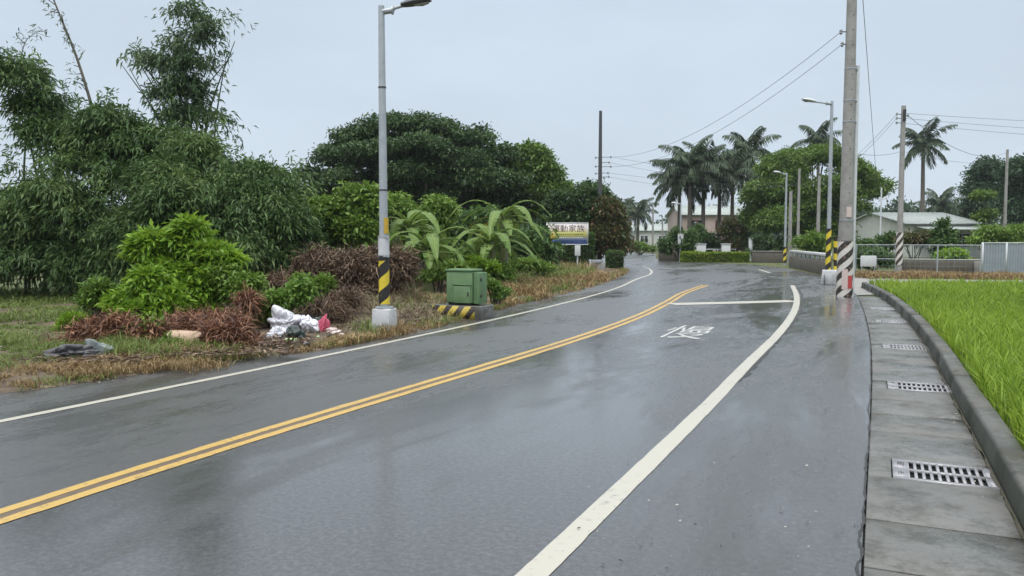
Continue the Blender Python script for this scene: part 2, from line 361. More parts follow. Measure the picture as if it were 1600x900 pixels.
M['palm'] = leafmat('palm_leaf', (0.023, 0.0483, 0.023), (0.0483, 0.0862, 0.0414), (0.092, 0.144, 0.0667), trans=0.15)
M['croton'] = leafmat('croton_leaf', (0.045, 0.085, 0.025), (0.085, 0.105, 0.035), (0.21, 0.105, 0.055))
M['hedge'] = leafmat('clipped_hedge_leaf', (0.0325, 0.08, 0.02), (0.06, 0.131, 0.0325), (0.106, 0.194, 0.05))
M['gold_hedge'] = leafmat('yellow_green_hedge_leaf', (0.09, 0.18, 0.012), (0.17, 0.29, 0.020), (0.32, 0.42, 0.045))
M['banana'] = leafmat('banana_leaf', (0.0861, 0.16, 0.0337), (0.144, 0.24, 0.0548), (0.241, 0.34, 0.0934), trans=0.3)
M['banana_old'] = leafmat('yellowing_banana_leaf', (0.136, 0.162, 0.0425), (0.255, 0.23, 0.0595), (0.357, 0.289, 0.102), trans=0.3)
M['banana_stem'] = surf('banana_stem', (0.10, 0.14, 0.05), (0.19, 0.19, 0.09), rough=0.6, scale=5)
M['dead_red'] = leafmat('red_brown_dead_leaf', (0.054, 0.027, 0.0203), (0.169, 0.0743, 0.0432), (0.405, 0.223, 0.128), trans=0.1)
M['dead_brown'] = leafmat('brown_dead_twig', (0.050, 0.031, 0.021), (0.125, 0.080, 0.052), (0.30, 0.215, 0.14), trans=0.1)
M['dry_grass'] = leafmat('dry_grass_blade', (0.150, 0.105, 0.048), (0.27, 0.19, 0.085), (0.40, 0.29, 0.14), trans=0.15)
M['grey_grass'] = leafmat('grey_brown_dead_grass', (0.10, 0.080, 0.048), (0.20, 0.160, 0.095), (0.34, 0.285, 0.17), trans=0.12)
M['green_grass'] = leafmat('green_grass_blade', (0.075, 0.115, 0.026), (0.140, 0.200, 0.045), (0.24, 0.30, 0.085), trans=0.25)
M['grit'] = leafmat('grit', (0.012, 0.012, 0.012), (0.055, 0.048, 0.04), (0.45, 0.43, 0.38), trans=0.0)
M['rice'] = leafmat('rice_blade', (0.119, 0.21, 0.0206), (0.213, 0.344, 0.0353), (0.346, 0.484, 0.0661), trans=0.38, rough=0.5)

# ------------------------------------------------------------------ foliage
def unit(a): return a / (np.linalg.norm(a, axis=-1, keepdims=True) + 1e-9)
def leaves(P, D, Lg, W, rng, tint, fold=0.25, droop=0.12, up=None):
    """one folded, pointed leaf of four corners per row"""
    n = len(P); D = unit(D)
    if up is None: up = unit(np.array([0, 0, 1.0]) + rng.normal(0, 0.45, (n, 3)))
    S = unit(np.cross(D, up)); N = np.cross(S, D)
    Lg = np.broadcast_to(np.asarray(Lg, float), (n,))[:, None]; W = np.broadcast_to(np.asarray(W, float), (n,))[:, None]
    mid = P + D * Lg * 0.42
    a = mid + S * W * 0.5 + N * W * fold; b = mid - S * W * 0.5 + N * W * fold
    tip = P + D * Lg; tip[:, 2:3] -= Lg * droop
    V = np.stack([P, a, tip, b], 1).reshape(-1, 3)
    i = np.arange(n) * 4
    Fc = np.concatenate([np.stack([i, i + 1, i + 2], 1), np.stack([i, i + 2, i + 3], 1)])
    return V, Fc, np.repeat(tint, 4)
def lobe_points(rng, lobes, n, shell=0.62, lump=0.16, low=-0.75, gaps=1.5):
    """points spread through the outer part of a union of ellipsoids"""
    Lb = np.array(lobes, float)
    w = (Lb[:, 3] * Lb[:, 4] * Lb[:, 5]) ** (2 / 3); w /= w.sum()
    k = rng.choice(len(Lb), n * 2, p=w)
    d = unit(rng.normal(0, 1, (n * 2, 3)))
    ph = rng.uniform(0, 6.28, (len(Lb), 3))
    lumps = np.sin(d[:, 0] * 5 + ph[k, 0]) * np.sin(d[:, 1] * 5 + ph[k, 1]) + np.sin(d[:, 2] * 6 + ph[k, 2]) * 0.6
    r = (shell + (1 - shell) * rng.uniform(0, 1, n * 2) ** 0.6) * (1 + lump * lumps)
    P = Lb[k, :3] + d * Lb[k, 3:] * r[:, None]
    keep = d[:, 2] > low
    g = np.zeros(n * 2); sc = 2.2 / np.median(Lb[:, 3])
    for q in range(4):
        w3 = unit(rng.normal(0, 1, 3)); g += np.sin(P @ w3 * sc * (1 + q * 0.7) + rng.uniform(0, 6.28))
    keep &= g > -gaps
    for j in range(len(Lb)):                        # nothing deep inside a neighbouring lobe
        q = ((P - Lb[j, :3]) / Lb[j, 3:]); inside = (q ** 2).sum(1) < (shell * 0.72) ** 2
        keep &= ~(inside & (k != j))
    idx = np.nonzero(keep)[0][:n]
    return P[idx], d[idx]
def rough_lobes(rng, lobes, shrink, k, s):
    """each lobe a little smaller, with k smaller lobes breaking its outline"""
    out = []
    for l in lobes:
        r = [max(0.45 * q, q - shrink) for q in l[3:]]
        out.append((*l[:3], *[q * 0.86 for q in r]))
        for _ in range(k):
            d = unit(rng.normal(0, 1, 3)); d[2] = abs(d[2]) * 1.0 if rng.uniform() < 0.7 else d[2]; f = s * rng.uniform(0.6, 1.25)
            out.append(tuple(np.array(l[:3]) + d * np.array(r) * 0.80) + tuple(q * f for q in r))
    return out
def heads_of(rng, lobes, hr, flat, low, cover=1.0):
    """domes of leaf set over the lobes: the clumps one sees in a crown, with shade between them"""
    A = sum(12.57 * (l[3] * l[4] * l[5]) ** (2 / 3) for l in lobes); n = int(max(6, min(900, cover * 0.42 * A / (3.14 * hr * hr))))
    P, d = lobe_points(rng, lobes, n, 0.70, 0.12, low, 2.2)
    return [(*(p - dd * hr * 0.35), *(hr * f * np.array([1, 1, flat]))) for p, dd, f in zip(P, d, rng.uniform(0.5, 1.45, len(P)))]
def foliage(rng, lobes, clumps, per, cr, Lg, W, flat=0.6, out=0.8, wild=0.8, droop=0.25, shell=0.62, lump=0.16, low=-0.75, tv=0.6, fold=0.25, tip=0.12, sat=5, satr=0.42, heads=0.0, hflat=0.75, cover=1.0):
    lobes = rough_lobes(rng, lobes, 0.45 * Lg + 0.5 * cr, sat, satr)
    if heads:
        hs_ = heads_of(rng, lobes, heads, hflat, low, cover); C, O = lobe_points(rng, hs_, clumps, 0.62, 0.14, -0.35, 9.0)
        C2, O2 = lobe_points(rng, lobes, clumps // 4, 0.55, lump, low); C = np.concatenate([C, C2]); O = np.concatenate([O, O2])
    else: C, O = lobe_points(rng, lobes, clumps, shell, lump, low)
    m = len(C); ct = rng.uniform(0, 1, m)
    P = np.repeat(C, per, 0) + rng.normal(0, 1, (m * per, 3)) * np.array([cr, cr, cr * flat])
    D = np.repeat(O, per, 0) * out + rng.normal(0, wild, (m * per, 3)) + np.array([0, 0, -droop])
    t = np.clip(np.repeat(ct, per) * tv + rng.uniform(0, 1, m * per) * (1 - tv), 0, 1)
    sz = rng.uniform(0.7, 1.3, m * per)
    return leaves(P, D, Lg * sz, W * sz, rng, t, fold, tip)
def join(*parts):
    V = []; Fc = []; T = []; b = 0
    for v, f, t in parts:
        V.append(v); Fc.append(f + b); T.append(t); b += len(v)
    return np.concatenate(V), np.concatenate(Fc), np.concatenate(T)
def leaf_object(name, vft, mat, parent=None, origin=None):
    V, Fc, T = vft
    if origin is not None: V = V - np.asarray(origin, float)
    return np_object(name, V, [Fc], mat, parent, tint=T)
def px_lobes(Y, items, depth=1.0):
    """lobes given where the photograph shows them: (u, v, radius across, radius up, shift in depth)"""
    out = []
    for it in items:
        u, v, ru, rv = it[:4]; dy = it[4] if len(it) > 4 else 0.0
        c = at(u, v, Y + dy); k = PX(Y + dy)
        out.append((c[0], c[1], c[2], ru * k, max(ru, rv) * k * depth, rv * k))
    return out
def branch_paths(rng, base, top, lobes, n, r0):
    """trunk plus limbs reaching into the lobes"""
    mb = MB(); base = np.asarray(base, float); top = np.asarray(top, float)
    mid = (base + top) / 2 + rng.normal(0, 0.06, 3) * np.linalg.norm(top - base) * np.array([1, 1, 0])
    mb.tube(smooth_path([base, mid, top], 5), np.linspace(r0 * 1.15, r0 * 0.62, 11), 9)
    mb.tube([base - [0, 0, 0.05], base + [0, 0, 0.25]], [r0 * 1.7, r0 * 1.1], 9)
    for i in range(n):
        l = lobes[i % len(lobes)]
        tgt = np.array(l[:3]) + rng.normal(0, 0.35, 3) * np.array(l[3:])
        st = base + (top - base) * rng.uniform(0.6, 1.0)
        q = st * 0.45 + tgt * 0.55 + np.array([0, 0, 0.12 * np.linalg.norm(tgt - st)])
        pth = smooth_path([st, q, tgt], 5)
        mb.tube(pth, np.linspace(r0 * 0.45, r0 * 0.08, len(pth)), 6)
        for _ in range(2):
            s2 = pth[rng.integers(4, len(pth) - 2)]; e2 = s2 + unit(rng.normal(0, 1, 3) + [0, 0, 0.3]) * l[3] * 0.6
            mb.tube([s2, (s2 + e2) / 2 + [0, 0, 0.1], e2], [r0 * 0.16, r0 * 0.1, r0 * 0.04], 5)
    return mb
def tree(name, label, cat, seed, base, lobes, mat, clumps, per, cr, Lg, W, r0=0.2, trunk_top=None, limbs=8, group=None, bark='bark', **kw):
    rng = np.random.default_rng(seed); base = np.asarray(base, float)
    o = thing(name, label, cat, base, 0, group)
    loc = [(l[0] - base[0], l[1] - base[1], l[2] - base[2], l[3], l[4], l[5]) for l in lobes]
    if trunk_top is None:
        A = np.array(loc); trunk_top = np.array([A[:, 0].mean() * 0.4, A[:, 1].mean() * 0.4, max(0.3, A[:, 2].min())])
    branch_paths(rng, (0, 0, 0), trunk_top, loc, limbs, r0).build('trunk', M[bark], o, True)
    leaf_object('crown', foliage(rng, loc, clumps, per, cr, Lg, W, **kw), M[mat], o)
    return o

# ================================================================== THE SETTING
mb = MB()
gx = np.concatenate([[-900, -300, -120], np.linspace(-60, 60, 13), [120, 300, 900]]); gy = np.concatenate([[-60, -20], np.linspace(0, 120, 13), [160, 300, 700, 1600]])
vs_ = [(x, y, -0.03) for y in gy for x in gx]; nx = len(gx)
mb.add(vs_, [(j * nx + i, j * nx + i + 1, (j + 1) * nx + i + 1, (j + 1) * nx + i) for j in range(len(gy) - 1) for i in range(nx - 1)])
tag(mb.build('ground', M['ground']), kind='structure')

# the carriageway outline (survey of its edges)
left_edge_px = [(0, 614), (100, 600), (200, 587), (300, 570), (400, 558), (500, 546), (580, 531), (650, 518), (745, 493), (800, 477), (860, 464), (930, 446), (965, 433), (980, 424)]
left_edge = [G(*p) for p in left_edge_px]
left_edge = [left_edge[0] - ALONG * d for d in (14, 7, 3)] + left_edge + [np.array([6.2, 50, 0]), np.array([6.6, 60, 0]), np.array([7.6, 80, 0]), np.array([4.0, 110, 0]), np.array([-8, 140, 0])]
LEFT = smooth_path(left_edge, 5)
gut_px = [(1361, 600), (1360, 540), (1352, 495), (1340, 462)]
gut = [G(1361, 600)]
gut = [G(1342, 1000), G(1345, 900), G(1350, 800), G(1356, 700)] + [G(*p) for p in gut_px]
d0 = unit((gut[0] - gut[1])); gut = [gut[0] + d0 * 6, gut[0] + d0 * 2.5] + gut
GUT = smooth_path(gut, 6)
right_far = [G(1326, 449), G(1300, 437), G(1285, 431), G(1225, 418.5), G(1175, 413.5), G(1064, 408.5), G(1036, 407.5), np.array([11.9, 66, 0]), np.array([15.2, 84, 0]), np.array([12.5, 112, 0]), np.array([0, 146, 0])]
side_near = [G(1314, 458), G(1335, 461), G(1368, 460), G(1380, 449), G(1450, 447.5), G(1600, 446.5), G(1800, 446)]
side_far = [G(1800, 437), G(1600, 437.5), G(1500, 435.5), G(1420, 433), G(1340, 432), G(1290, 432.5)]
def flat_poly(name, pts, z, mat, **kw):
    bm = bmesh.new(); vs = [bm.verts.new((p[0], p[1], z)) for p in pts]; f = bm.faces.new(vs)
    if f.normal.z < 0: f.normal_flip()
    bmesh.ops.triangulate(bm, faces=[f]); bmesh.ops.recalc_face_normals(bm, faces=bm.faces[:])
    for f in bm.faces:
        f.normal_update()
        if f.normal.z < 0: f.normal_flip()
    me = bpy.data.meshes.new(name); bm.to_mesh(me); bm.free(); me.materials.append(mat)
    o = bpy.data.objects.new(name, me); COL.objects.link(o); return tag(o, **kw)
outline = list(LEFT) + list(reversed(right_far)) + list(reversed(GUT))
flat_poly('road', outline, 0.0, M['road'], kind='structure')
flat_poly('side_road', side_near + side_far, -0.004, M['side_road'], kind='structure')

# painted markings
def band(name, path, w, z, mat, kind='structure', jitter=0.0, seed=0):
    P = np.array(path); S, _ = side_dirs(P); rng = np.random.default_rng(seed)
    j1 = rng.normal(0, jitter, len(P)) if jitter else np.zeros(len(P)); j2 = rng.normal(0, jitter, len(P)) if jitter else np.zeros(len(P))
    A = P - S * (w / 2 + j1[:, None]); B = P + S * (w / 2 + j2[:, None]); A[:, 2] = z; B[:, 2] = z
    mb = MB(); mb.strip(A, B); mb.F = [tuple(reversed(f)) for f in mb.F]
    return tag(mb.build(name, mat), kind=kind)
rw = [((808 + 861) / 2, 897), (925.5, 809), (1020, 718), (1101, 639), (1165, 572), (1214, 524), (1238, 492), (1245, 471), (1244.5, 462), (1238, 446)]
rw3 = [G(*p) for p in rw]; rw3 = [rw3[0] - ALONG * 6, rw3[0] - ALONG * 2] + rw3
band('white_edge_line', smooth_path(rw3, 10), 0.155, 0.004, M['white_paint'], jitter=0.0018)
yl = [(0, 809), (200, 742), (400, 677), (550, 637), (695, 597), (800, 561), (877, 536), (953, 509), (1004, 489), (1055, 468), (1080, 456), (1098, 445.5)]
yl3 = np.array([G(*p) for p in yl]); _c = np.polyfit(yl3[:, 1], yl3[:, 0], 4, w=1 / yl3[:, 1] ** 1.3)
yl3 = [np.array([np.polyval(_c, q), q, 0.0]) for q in np.geomspace(yl3[0, 1], yl3[-1, 1], 12)]; yl3 = [yl3[0] - ALONG * 7, yl3[0] - ALONG * 3] + yl3
YP = smooth_path(yl3, 8); band('old_centre_line', YP, 0.085, 0.002, M['old_yellow']); YS, _ = side_dirs(YP)
for s in (-1, 1): band('yellow_centre_line', YP + YS * s * 0.088, 0.095, 0.004, M['yellow_paint'], jitter=0.003, seed=s + 3)
lw = [(0, 660), (150, 627.5), (300, 596.5), (450, 567.5), (600, 537.5), (700, 516.5), (800, 493.5), (880, 473.5), (950, 452), (1000, 436), (1016, 428.5), (1018, 424), (1013, 419.5), (1005, 416.5)]
lw3 = [G(*p) for p in lw]; _p = np.array(lw3[:10]); _c = np.polyfit(_p[:, 1], _p[:, 0], 3, w=1 / _p[:, 1] ** 1.3)
lw3 = [np.array([np.polyval(_c, q[1]), q[1], 0.0]) for q in lw3[:10]] + lw3[10:]; lw3 = [lw3[0] - ALONG * 7, lw3[0] - ALONG * 3] + lw3
band('white_side_line', smooth_path(lw3, 8), 0.115, 0.004, M['white_paint'], jitter=0.003, seed=5)
band('stop_line', [G(1048, 475.5), G(1150, 473), G(1241, 470.5)], 0.62, 0.006, M['white_paint'], seed=6)
band('white_dash', [G(1186, 421), G(1203, 426.5)], 0.16, 0.004, M['white_paint'], seed=7)
band('crossing_mark', [G(1034, 419.5), G(1096, 418.5)], 0.40, 0.004, M['old_white'], seed=8)
# tar seam along the white line and the broken joint beside the gutter
seam = smooth_path([G(1150, 597), G(1185, 562), G(1215, 529), G(1240, 500), G(1252, 479), G(1251, 462), G(1245, 449)], 14)
SS, _ = side_dirs(seam); band('tar_seam', seam + SS * 0.03, 0.05, 0.003, M['tar'], jitter=0.016, seed=11)
GS, GT = side_dirs(GUT)
dense = smooth_path(GUT[::3], 12); dS, _ = side_dirs(dense)
rj = np.random.default_rng(4); wob = np.convolve(rj.normal(0, 1, len(dense) + 8), np.ones(5) / 5, 'same')[4:-4] * 0.012
band('tar_joint', dense - dS * 0.006 + dS * wob[:, None], 0.014, 0.003, M['tar'], jitter=0.0035, seed=12)

# text as flat shapes
def text_data(s, size=1.0, extrude=0.0):
    cu = bpy.data.curves.new('lettering', 'FONT'); cu.body = s; cu.size = size; cu.align_x = 'CENTER'; cu.align_y = 'CENTER'; cu.extrude = extrude
    cu.resolution_u = 3
    t = bpy.data.objects.new('lettering', cu); COL.objects.link(t)
    bpy.context.view_layer.update()
    dg = bpy.context.evaluated_depsgraph_get(); me = bpy.data.meshes.new_from_object(t.evaluated_get(dg))
    bpy.data.objects.remove(t); bpy.data.curves.remove(cu)
    co = np.array([v.co[:] for v in me.vertices])
    lo, hi = co.min(0), co.max(0); c = (lo + hi) / 2; span = np.maximum(hi - lo, 1e-6)
    for v in me.vertices: v.co = Vector(((v.co.x - c[0]) / span[0], (v.co.y - c[1]) / span[1], v.co.z))
    return me                                                    # a unit square, centred
def text_object(name, s, w, h, mat, parent=None, loc=(0, 0, 0), rot=(0, 0, 0), extrude=0.0):
    me = text_data(s, 1.0, extrude)
    for v in me.vertices: v.co.x *= w; v.co.y *= h
    me.materials.clear(); me.materials.append(mat)
    o = bpy.data.objects.new(name, me); COL.objects.link(o); o.location = loc; o.rotation_euler = rot
    if parent: o.parent = parent
    return o
mk = text_object('slow_lettering', '慢', 0.80, 2.0, M['old_white'], None, tuple(G(1075, 518.5)[:2]) + (0.004,), (0, 0, -rad(24)))
tag(mk, kind='structure')

# left verge: soil bank with a ragged edge over the asphalt
rng = np.random.default_rng(21)
LS, LT = side_dirs(LEFT)
def fbm(x, y, seed=0):
    r = np.random.default_rng(seed); z = np.zeros_like(x)
    for k in range(1, 6):
        a = r.uniform(0, 6.28); f = 0.45 * 1.9 ** k
        z += np.sin((x * math.cos(a) + y * math.sin(a)) * f + r.uniform(0, 6.28)) * np.sin((-x * math.sin(a) + y * math.cos(a)) * f * 0.8 + r.uniform(0, 6.28)) / 1.6 ** k
    return z
D_LEFT = smooth_path(LEFT[:86:2], 10); DS, _ = side_dirs(D_LEFT)
lat = np.array([0.0, 0.12, 0.3, 0.6, 1.0, 1.6, 2.4, 3.4, 5.0, 7.0, 10.0, 14.0])
rows = []
for i in range(len(D_LEFT)):
    off = -(lat - 0.05); q = D_LEFT[i] + DS[i] * off[:, None]
    jit = 0.14 * fbm(D_LEFT[i:i + 1, 0] * 2, D_LEFT[i:i + 1, 1] * 2, 3)[0] + 0.03 * rng.normal()
    q[:5] += DS[i] * jit * np.linspace(1, 0.2, 5)[:, None]
    rows.append(q)
VR = np.array(rows)
hz = 0.006 + 0.10 * np.clip(lat / 1.4, 0, 1) ** 0.8
VR[:, :, 2] = hz[None, :] + 0.045 * fbm(VR[:, :, 0] * 1.5, VR[:, :, 1] * 1.5, 9) * np.clip(lat / 0.6, 0, 1)[None, :]
VR[:, -1, 2] = -0.06; VR[:, 0, 2] = 0.002
nl = len(lat); nr = len(VR)
ii, jj = np.meshgrid(np.arange(nr - 1), np.arange(nl - 1), indexing='ij'); a = (ii * nl + jj).reshape(-1)
tag(np_object('verge', VR.reshape(-1, 3), [np.stack([a, a + 1, a + nl + 1, a + nl], 1)], M['verge'], smooth=True), kind='structure')

# gutter of cover slabs with gaps for the grates, then the kerb
cum = np.concatenate([[0], np.cumsum(np.linalg.norm(np.diff(GUT, axis=0), axis=1))])
def gpos(s):
    p = np.array([np.interp(s, cum, GUT[:, k]) for k in range(3)]); e = 0.05
    q = np.array([np.interp(s + e, cum, GUT[:, k]) for k in range(3)]) - np.array([np.interp(s - e, cum, GUT[:, k]) for k in range(3)])
    q = q / np.linalg.norm(q); return p, q, np.array([q[1], -q[0], 0.0])
def s_of(u, v):
    g = G(u, v); return cum[np.argmin(np.linalg.norm(GUT - g, axis=1))]
# kerb foot in the survey
kb = [G(*p) for p in [(1583, 804), (1535, 708), (1492, 628), (1460, 564), (1415, 500), (1372, 463), (1345, 449)]]
kd = unit(kb[0] - kb[1]); kb = [kb[0] + kd * 7, kb[0] + kd * 3] + kb
KB = smooth_path(kb, 6); KS, KT = side_dirs(KB)
kcum = np.concatenate([[0], np.cumsum(np.linalg.norm(np.diff(KB, axis=0), axis=1))])
def gutter_width(p, n):                                              # from the asphalt edge to the foot of the kerb
    rel = KB[:, :2] - p[:2]; t = rel @ np.array([n[1], -n[0]]) if False else rel @ np.array([-n[1], n[0]])
    i = np.argmin(np.abs(t)); return float(rel[i] @ n[:2])
grate_s = [s_of(1357, 729), s_of(1361, 597), s_of(1359, 537), s_of(1354, 500), s_of(1348, 481)]
GW, GL = 0.54, 0.66
slabs = MB(); s = 0.3; rngs = np.random.default_rng(8); slab_i = 0
def slab(s0, s1, a0, a1, z):
    n = 3; A = []; B = []
    for q in np.linspace(s0, s1, n):
        p, t, nn = gpos(q); w = gutter_width(p, nn)
        x0 = a0 if a0 >= 0 else w + a0; x1 = a1 if a1 > 0 else w + a1
        A.append(p + nn * x0); B.append(p + nn * x1)
    A = np.array(A); B = np.array(B)
    top = [np.append(q[:2], z) for q in A] + [np.append(q[:2], z) for q in B]
    bot = [np.append(q[:2], -0.12) for q in A] + [np.append(q[:2], -0.12) for q in B]
    fs = [(i, n + i, n + i + 1, i + 1) for i in range(n - 1)]
    fs += [(2 * n + i + 1, 3 * n + i + 1, 3 * n + i, 2 * n + i) for i in range(n - 1)]
    for i in range(n - 1): fs += [(i, i + 1, 2 * n + i + 1, 2 * n + i), (n + i + 1, n + i, 3 * n + i, 3 * n + i + 1)]
    fs += [(0, 2 * n, 3 * n, n), (n - 1, 2 * n - 1, 4 * n - 1, 3 * n - 1)]
    slabs.add(top + bot, fs)
gap = 0.020; GM = 0.17                                              # the grate starts this far from the asphalt
end = cum[-1] - 0.4
marks = sorted(grate_s)
while s < end:
    nxt = [g for g in marks if g - GW / 2 > s - 0.05]
    lim = (nxt[0] - GW / 2) if nxt else end
    Ls = rngs.uniform(0.72, 0.95)
    if lim - s < Ls * 1.4: Ls = lim - s
    if Ls > 0.06: slab(s + gap / 2, s + Ls - gap / 2, 0.012, -0.012, 0.004 + rngs.uniform(0, 0.007))
    s += Ls
    if nxt and abs(s - lim) < 1e-6:
        slab(s, s + GW, 0.012, GM - 0.004, 0.006); slab(s, s + GW, GM + GL + 0.004, -0.012, 0.006)
        s += GW
tag(slabs.build('gutter', M['gutter'], bevel=0.008), kind='structure')
pitb = MB()
for g in np.linspace(0.3, end, 60)[:-1]:
    pass
pA = []; pB = []
for q in np.linspace(0.2, cum[-1] - 0.2, 60):
    p, t, nn = gpos(q); pA.append(np.append((p + nn * 0.0)[:2], -0.022)); pB.append(np.append((p + nn * gutter_width(p, nn))[:2], -0.022))
pitb.strip(pB, pA)
tag(pitb.build('gutter_bed', M['pit']), kind='structure')

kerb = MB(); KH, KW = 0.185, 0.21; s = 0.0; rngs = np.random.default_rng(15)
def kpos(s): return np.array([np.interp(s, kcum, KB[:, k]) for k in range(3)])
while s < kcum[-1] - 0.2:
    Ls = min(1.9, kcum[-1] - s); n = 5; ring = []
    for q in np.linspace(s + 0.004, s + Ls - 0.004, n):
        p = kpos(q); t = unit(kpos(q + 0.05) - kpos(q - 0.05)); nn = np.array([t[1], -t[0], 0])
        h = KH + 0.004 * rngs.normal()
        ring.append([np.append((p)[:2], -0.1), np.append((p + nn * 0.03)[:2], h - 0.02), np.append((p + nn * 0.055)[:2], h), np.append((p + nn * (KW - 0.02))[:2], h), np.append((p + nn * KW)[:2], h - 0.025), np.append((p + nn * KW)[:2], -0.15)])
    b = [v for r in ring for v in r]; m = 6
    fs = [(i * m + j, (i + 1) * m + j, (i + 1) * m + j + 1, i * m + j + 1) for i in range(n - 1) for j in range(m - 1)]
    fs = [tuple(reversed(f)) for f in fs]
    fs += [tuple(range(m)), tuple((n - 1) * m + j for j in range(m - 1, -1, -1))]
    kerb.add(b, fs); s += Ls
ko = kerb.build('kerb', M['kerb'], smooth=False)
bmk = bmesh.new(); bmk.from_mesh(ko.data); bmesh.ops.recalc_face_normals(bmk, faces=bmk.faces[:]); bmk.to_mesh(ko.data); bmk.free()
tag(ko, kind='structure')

M['silt'] = surf('silt_and_moss', (0.030, 0.032, 0.018), (0.075, 0.062, 0.040), rough=0.7, scale=18, bump=0.5)
dk = smooth_path(KB[::3], 14); kS2, _ = side_dirs(dk); rs = np.random.default_rng(19); ww = np.clip(np.convolve(rs.normal(0, 1, len(dk) + 6), np.ones(3) / 3, 'same')[3:-3] * 0.012 + 0.014, 0.003, 0.032)
sb_ = MB(); A = dk - kS2 * ww[:, None]; B = dk + kS2 * 0.004; A[:, 2] = 0.0135; B[:, 2] = 0.0135; sb_.strip(A, B); sb_.F = [tuple(reversed(f)) for f in sb_.F]
tag(sb_.build('silt', M['silt']), kind='structure')

# drain grates, one thing each
def make_grate():
    o = thing('drain_grate', '', 'drain grate', (0, 0, 0), 0, 'drain grates in the gutter')
    # local x across the gutter, y along it
    fr = MB(); T = 0.024
    x0, x1, y0, y1 = 0.004, GL - 0.004, -GW / 2 + 0.004, GW / 2 - 0.004
    nslot = 10; mx0, mx1 = 0.10, 0.05; pitch = (x1 - x0 - mx0 - mx1) / nslot; sl = 0.030
    zc = 0.010 - T / 2
    def bar(xa, xb, ya, yb): fr.box(((xa + xb) / 2, (ya + yb) / 2, zc), (xb - xa, yb - ya, T))
    e = 0.04; mid = 0.032
    bar(x0, x1, y0, y0 + e); bar(x0, x1, y1 - e, y1); bar(x0 + 0.0, x1, -mid / 2, mid / 2)
    for (ya, yb) in ((y0 + e, -mid / 2), (mid / 2, y1 - e)):
        bar(x0, x0 + mx0, ya, yb); bar(x1 - mx1, x1, ya, yb)
        for i in range(nslot - 1):
            c = x0 + mx0 + (i + 1) * pitch; bar(c - (pitch - sl) / 2, c + (pitch - sl) / 2, ya, yb)
        bar(x0 + mx0, x0 + mx0 + (pitch - sl) / 2, ya, yb); bar(x1 - mx1 - (pitch - sl) / 2, x1 - mx1, ya, yb)
    fr.build('grating', M['grate'], o)
    text_object('lettering', '雨', 0.05, 0.10, M['iron'], o, (x0 + 0.055, 0.125, 0.012))
    text_object('lettering', '水', 0.05, 0.10, M['iron'], o, (x0 + 0.055, -0.125, 0.012))
    return o
g0 = make_grate()
gl = ['large wet drain grate nearest the kerb bend in front, two rows of slots', 'second drain grate up the gutter with pale wet bars', 'third drain grate up the gutter, narrow in view',
      'fourth drain grate up the gutter, seen as a thin pale strip', 'farthest drain grate, just before the striped utility pole']
for i, gs in enumerate(marks):
    o = g0 if i == 0 else copy_tree(g0)
    p, t, nn = gpos(gs); p = p + nn * GM
    o.location = (p[0], p[1], 0.0); o.rotation_euler = (0, 0, math.atan2(nn[1], nn[0])); o['label'] = gl[i]

# ================================================================== RICE FIELD
def in_poly(x, y, poly):
    poly = np.asarray(poly)[:, :2]; n = len(poly); c = np.zeros(len(x), bool); j = n - 1
    for i in range(n):
        xi, yi = poly[i]; xj, yj = poly[j]
        cond = ((yi > y) != (yj > y)) & (x < (xj - xi) * (y - yi) / (yj - yi + 1e-12) + xi); c ^= cond; j = i
    return c
KO = KB + KS * (KW + 0.03)
field_poly = list(KO) + [np.array([KO[-1][0] + 1.2, 25.3, 0]), np.array([12.0, 26.2, 0]), np.array([17.5, 26.6, 0]), np.array([40.0, 26.8, 0]), np.array([40.0, 0, 0]), np.array([8.0, -6, 0])]
flat_poly('paddy', field_poly, -0.015, M['field'], kind='structure')
def blades(rng, X, Y, Z0, H, W, lean, tint, bend=0.35):
    """curved three-point blades: five corners each"""
    n = len(X); az = rng.uniform(0, 2 * math.pi, n); wd = np.stack([np.cos(az), np.sin(az), np.zeros(n)], 1)
    la = rng.uniform(0, 2 * math.pi, n); ld = np.stack([np.cos(la), np.sin(la), np.zeros(n)], 1)
    B = np.stack([X, Y, Z0], 1); H = H[:, None]; W = np.broadcast_to(np.asarray(W, float), (n,))[:, None]; ln = (lean * rng.uniform(0.2, 1.0, n))[:, None]
    m = B + ld * H * ln * 0.35 + np.array([0, 0, 1.0]) * H * 0.6
    t = B + ld * H * ln * (1 + bend) + np.array([0, 0, 1.0]) * H * (1 - 0.35 * ln)
    V = np.stack([B - wd * W * 0.35, B + wd * W * 0.35, m + wd * W * 0.5, m - wd * W * 0.5, t], 1).reshape(-1, 3)
    i = np.arange(n) * 5
    Fc = np.concatenate([np.stack([i, i + 1, i + 2], 1), np.stack([i, i + 2, i + 3], 1), np.stack([i + 3, i + 2, i + 4], 1)])
    return V, Fc, np.repeat(tint, 5)
rng = np.random.default_rng(31)
X = []; Y = []
for (y0, y1, x1, dens) in ((2.5, 9.0, 9.0, 900), (9.0, 15.0, 15.0, 520), (15.0, 27.0, 26.0, 260)):
    n = int((y1 - y0) * (x1 - 2.5) * dens); x = rng.uniform(2.5, x1, n); y = rng.uniform(y0, y1, n)
    xr = x * 0.88 - y * 0.47; yr = x * 0.47 + y * 0.88; xr2 = np.round(xr / 0.24) * 0.24 + rng.normal(0, 0.038, n); q = rng.uniform(0, 1, n) < 0.82; yr2 = np.round(yr / 0.17) * 0.17 + rng.normal(0, 0.035, n); xr = np.where(q, xr2, xr); yr = np.where(q, yr2, yr); x = xr * 0.88 + yr * 0.47; y = -xr * 0.47 + yr * 0.88
    k = in_poly(x, y, field_poly); X.append(x[k]); Y.append(y[k])
X = np.concatenate(X); Y = np.concatenate(Y)
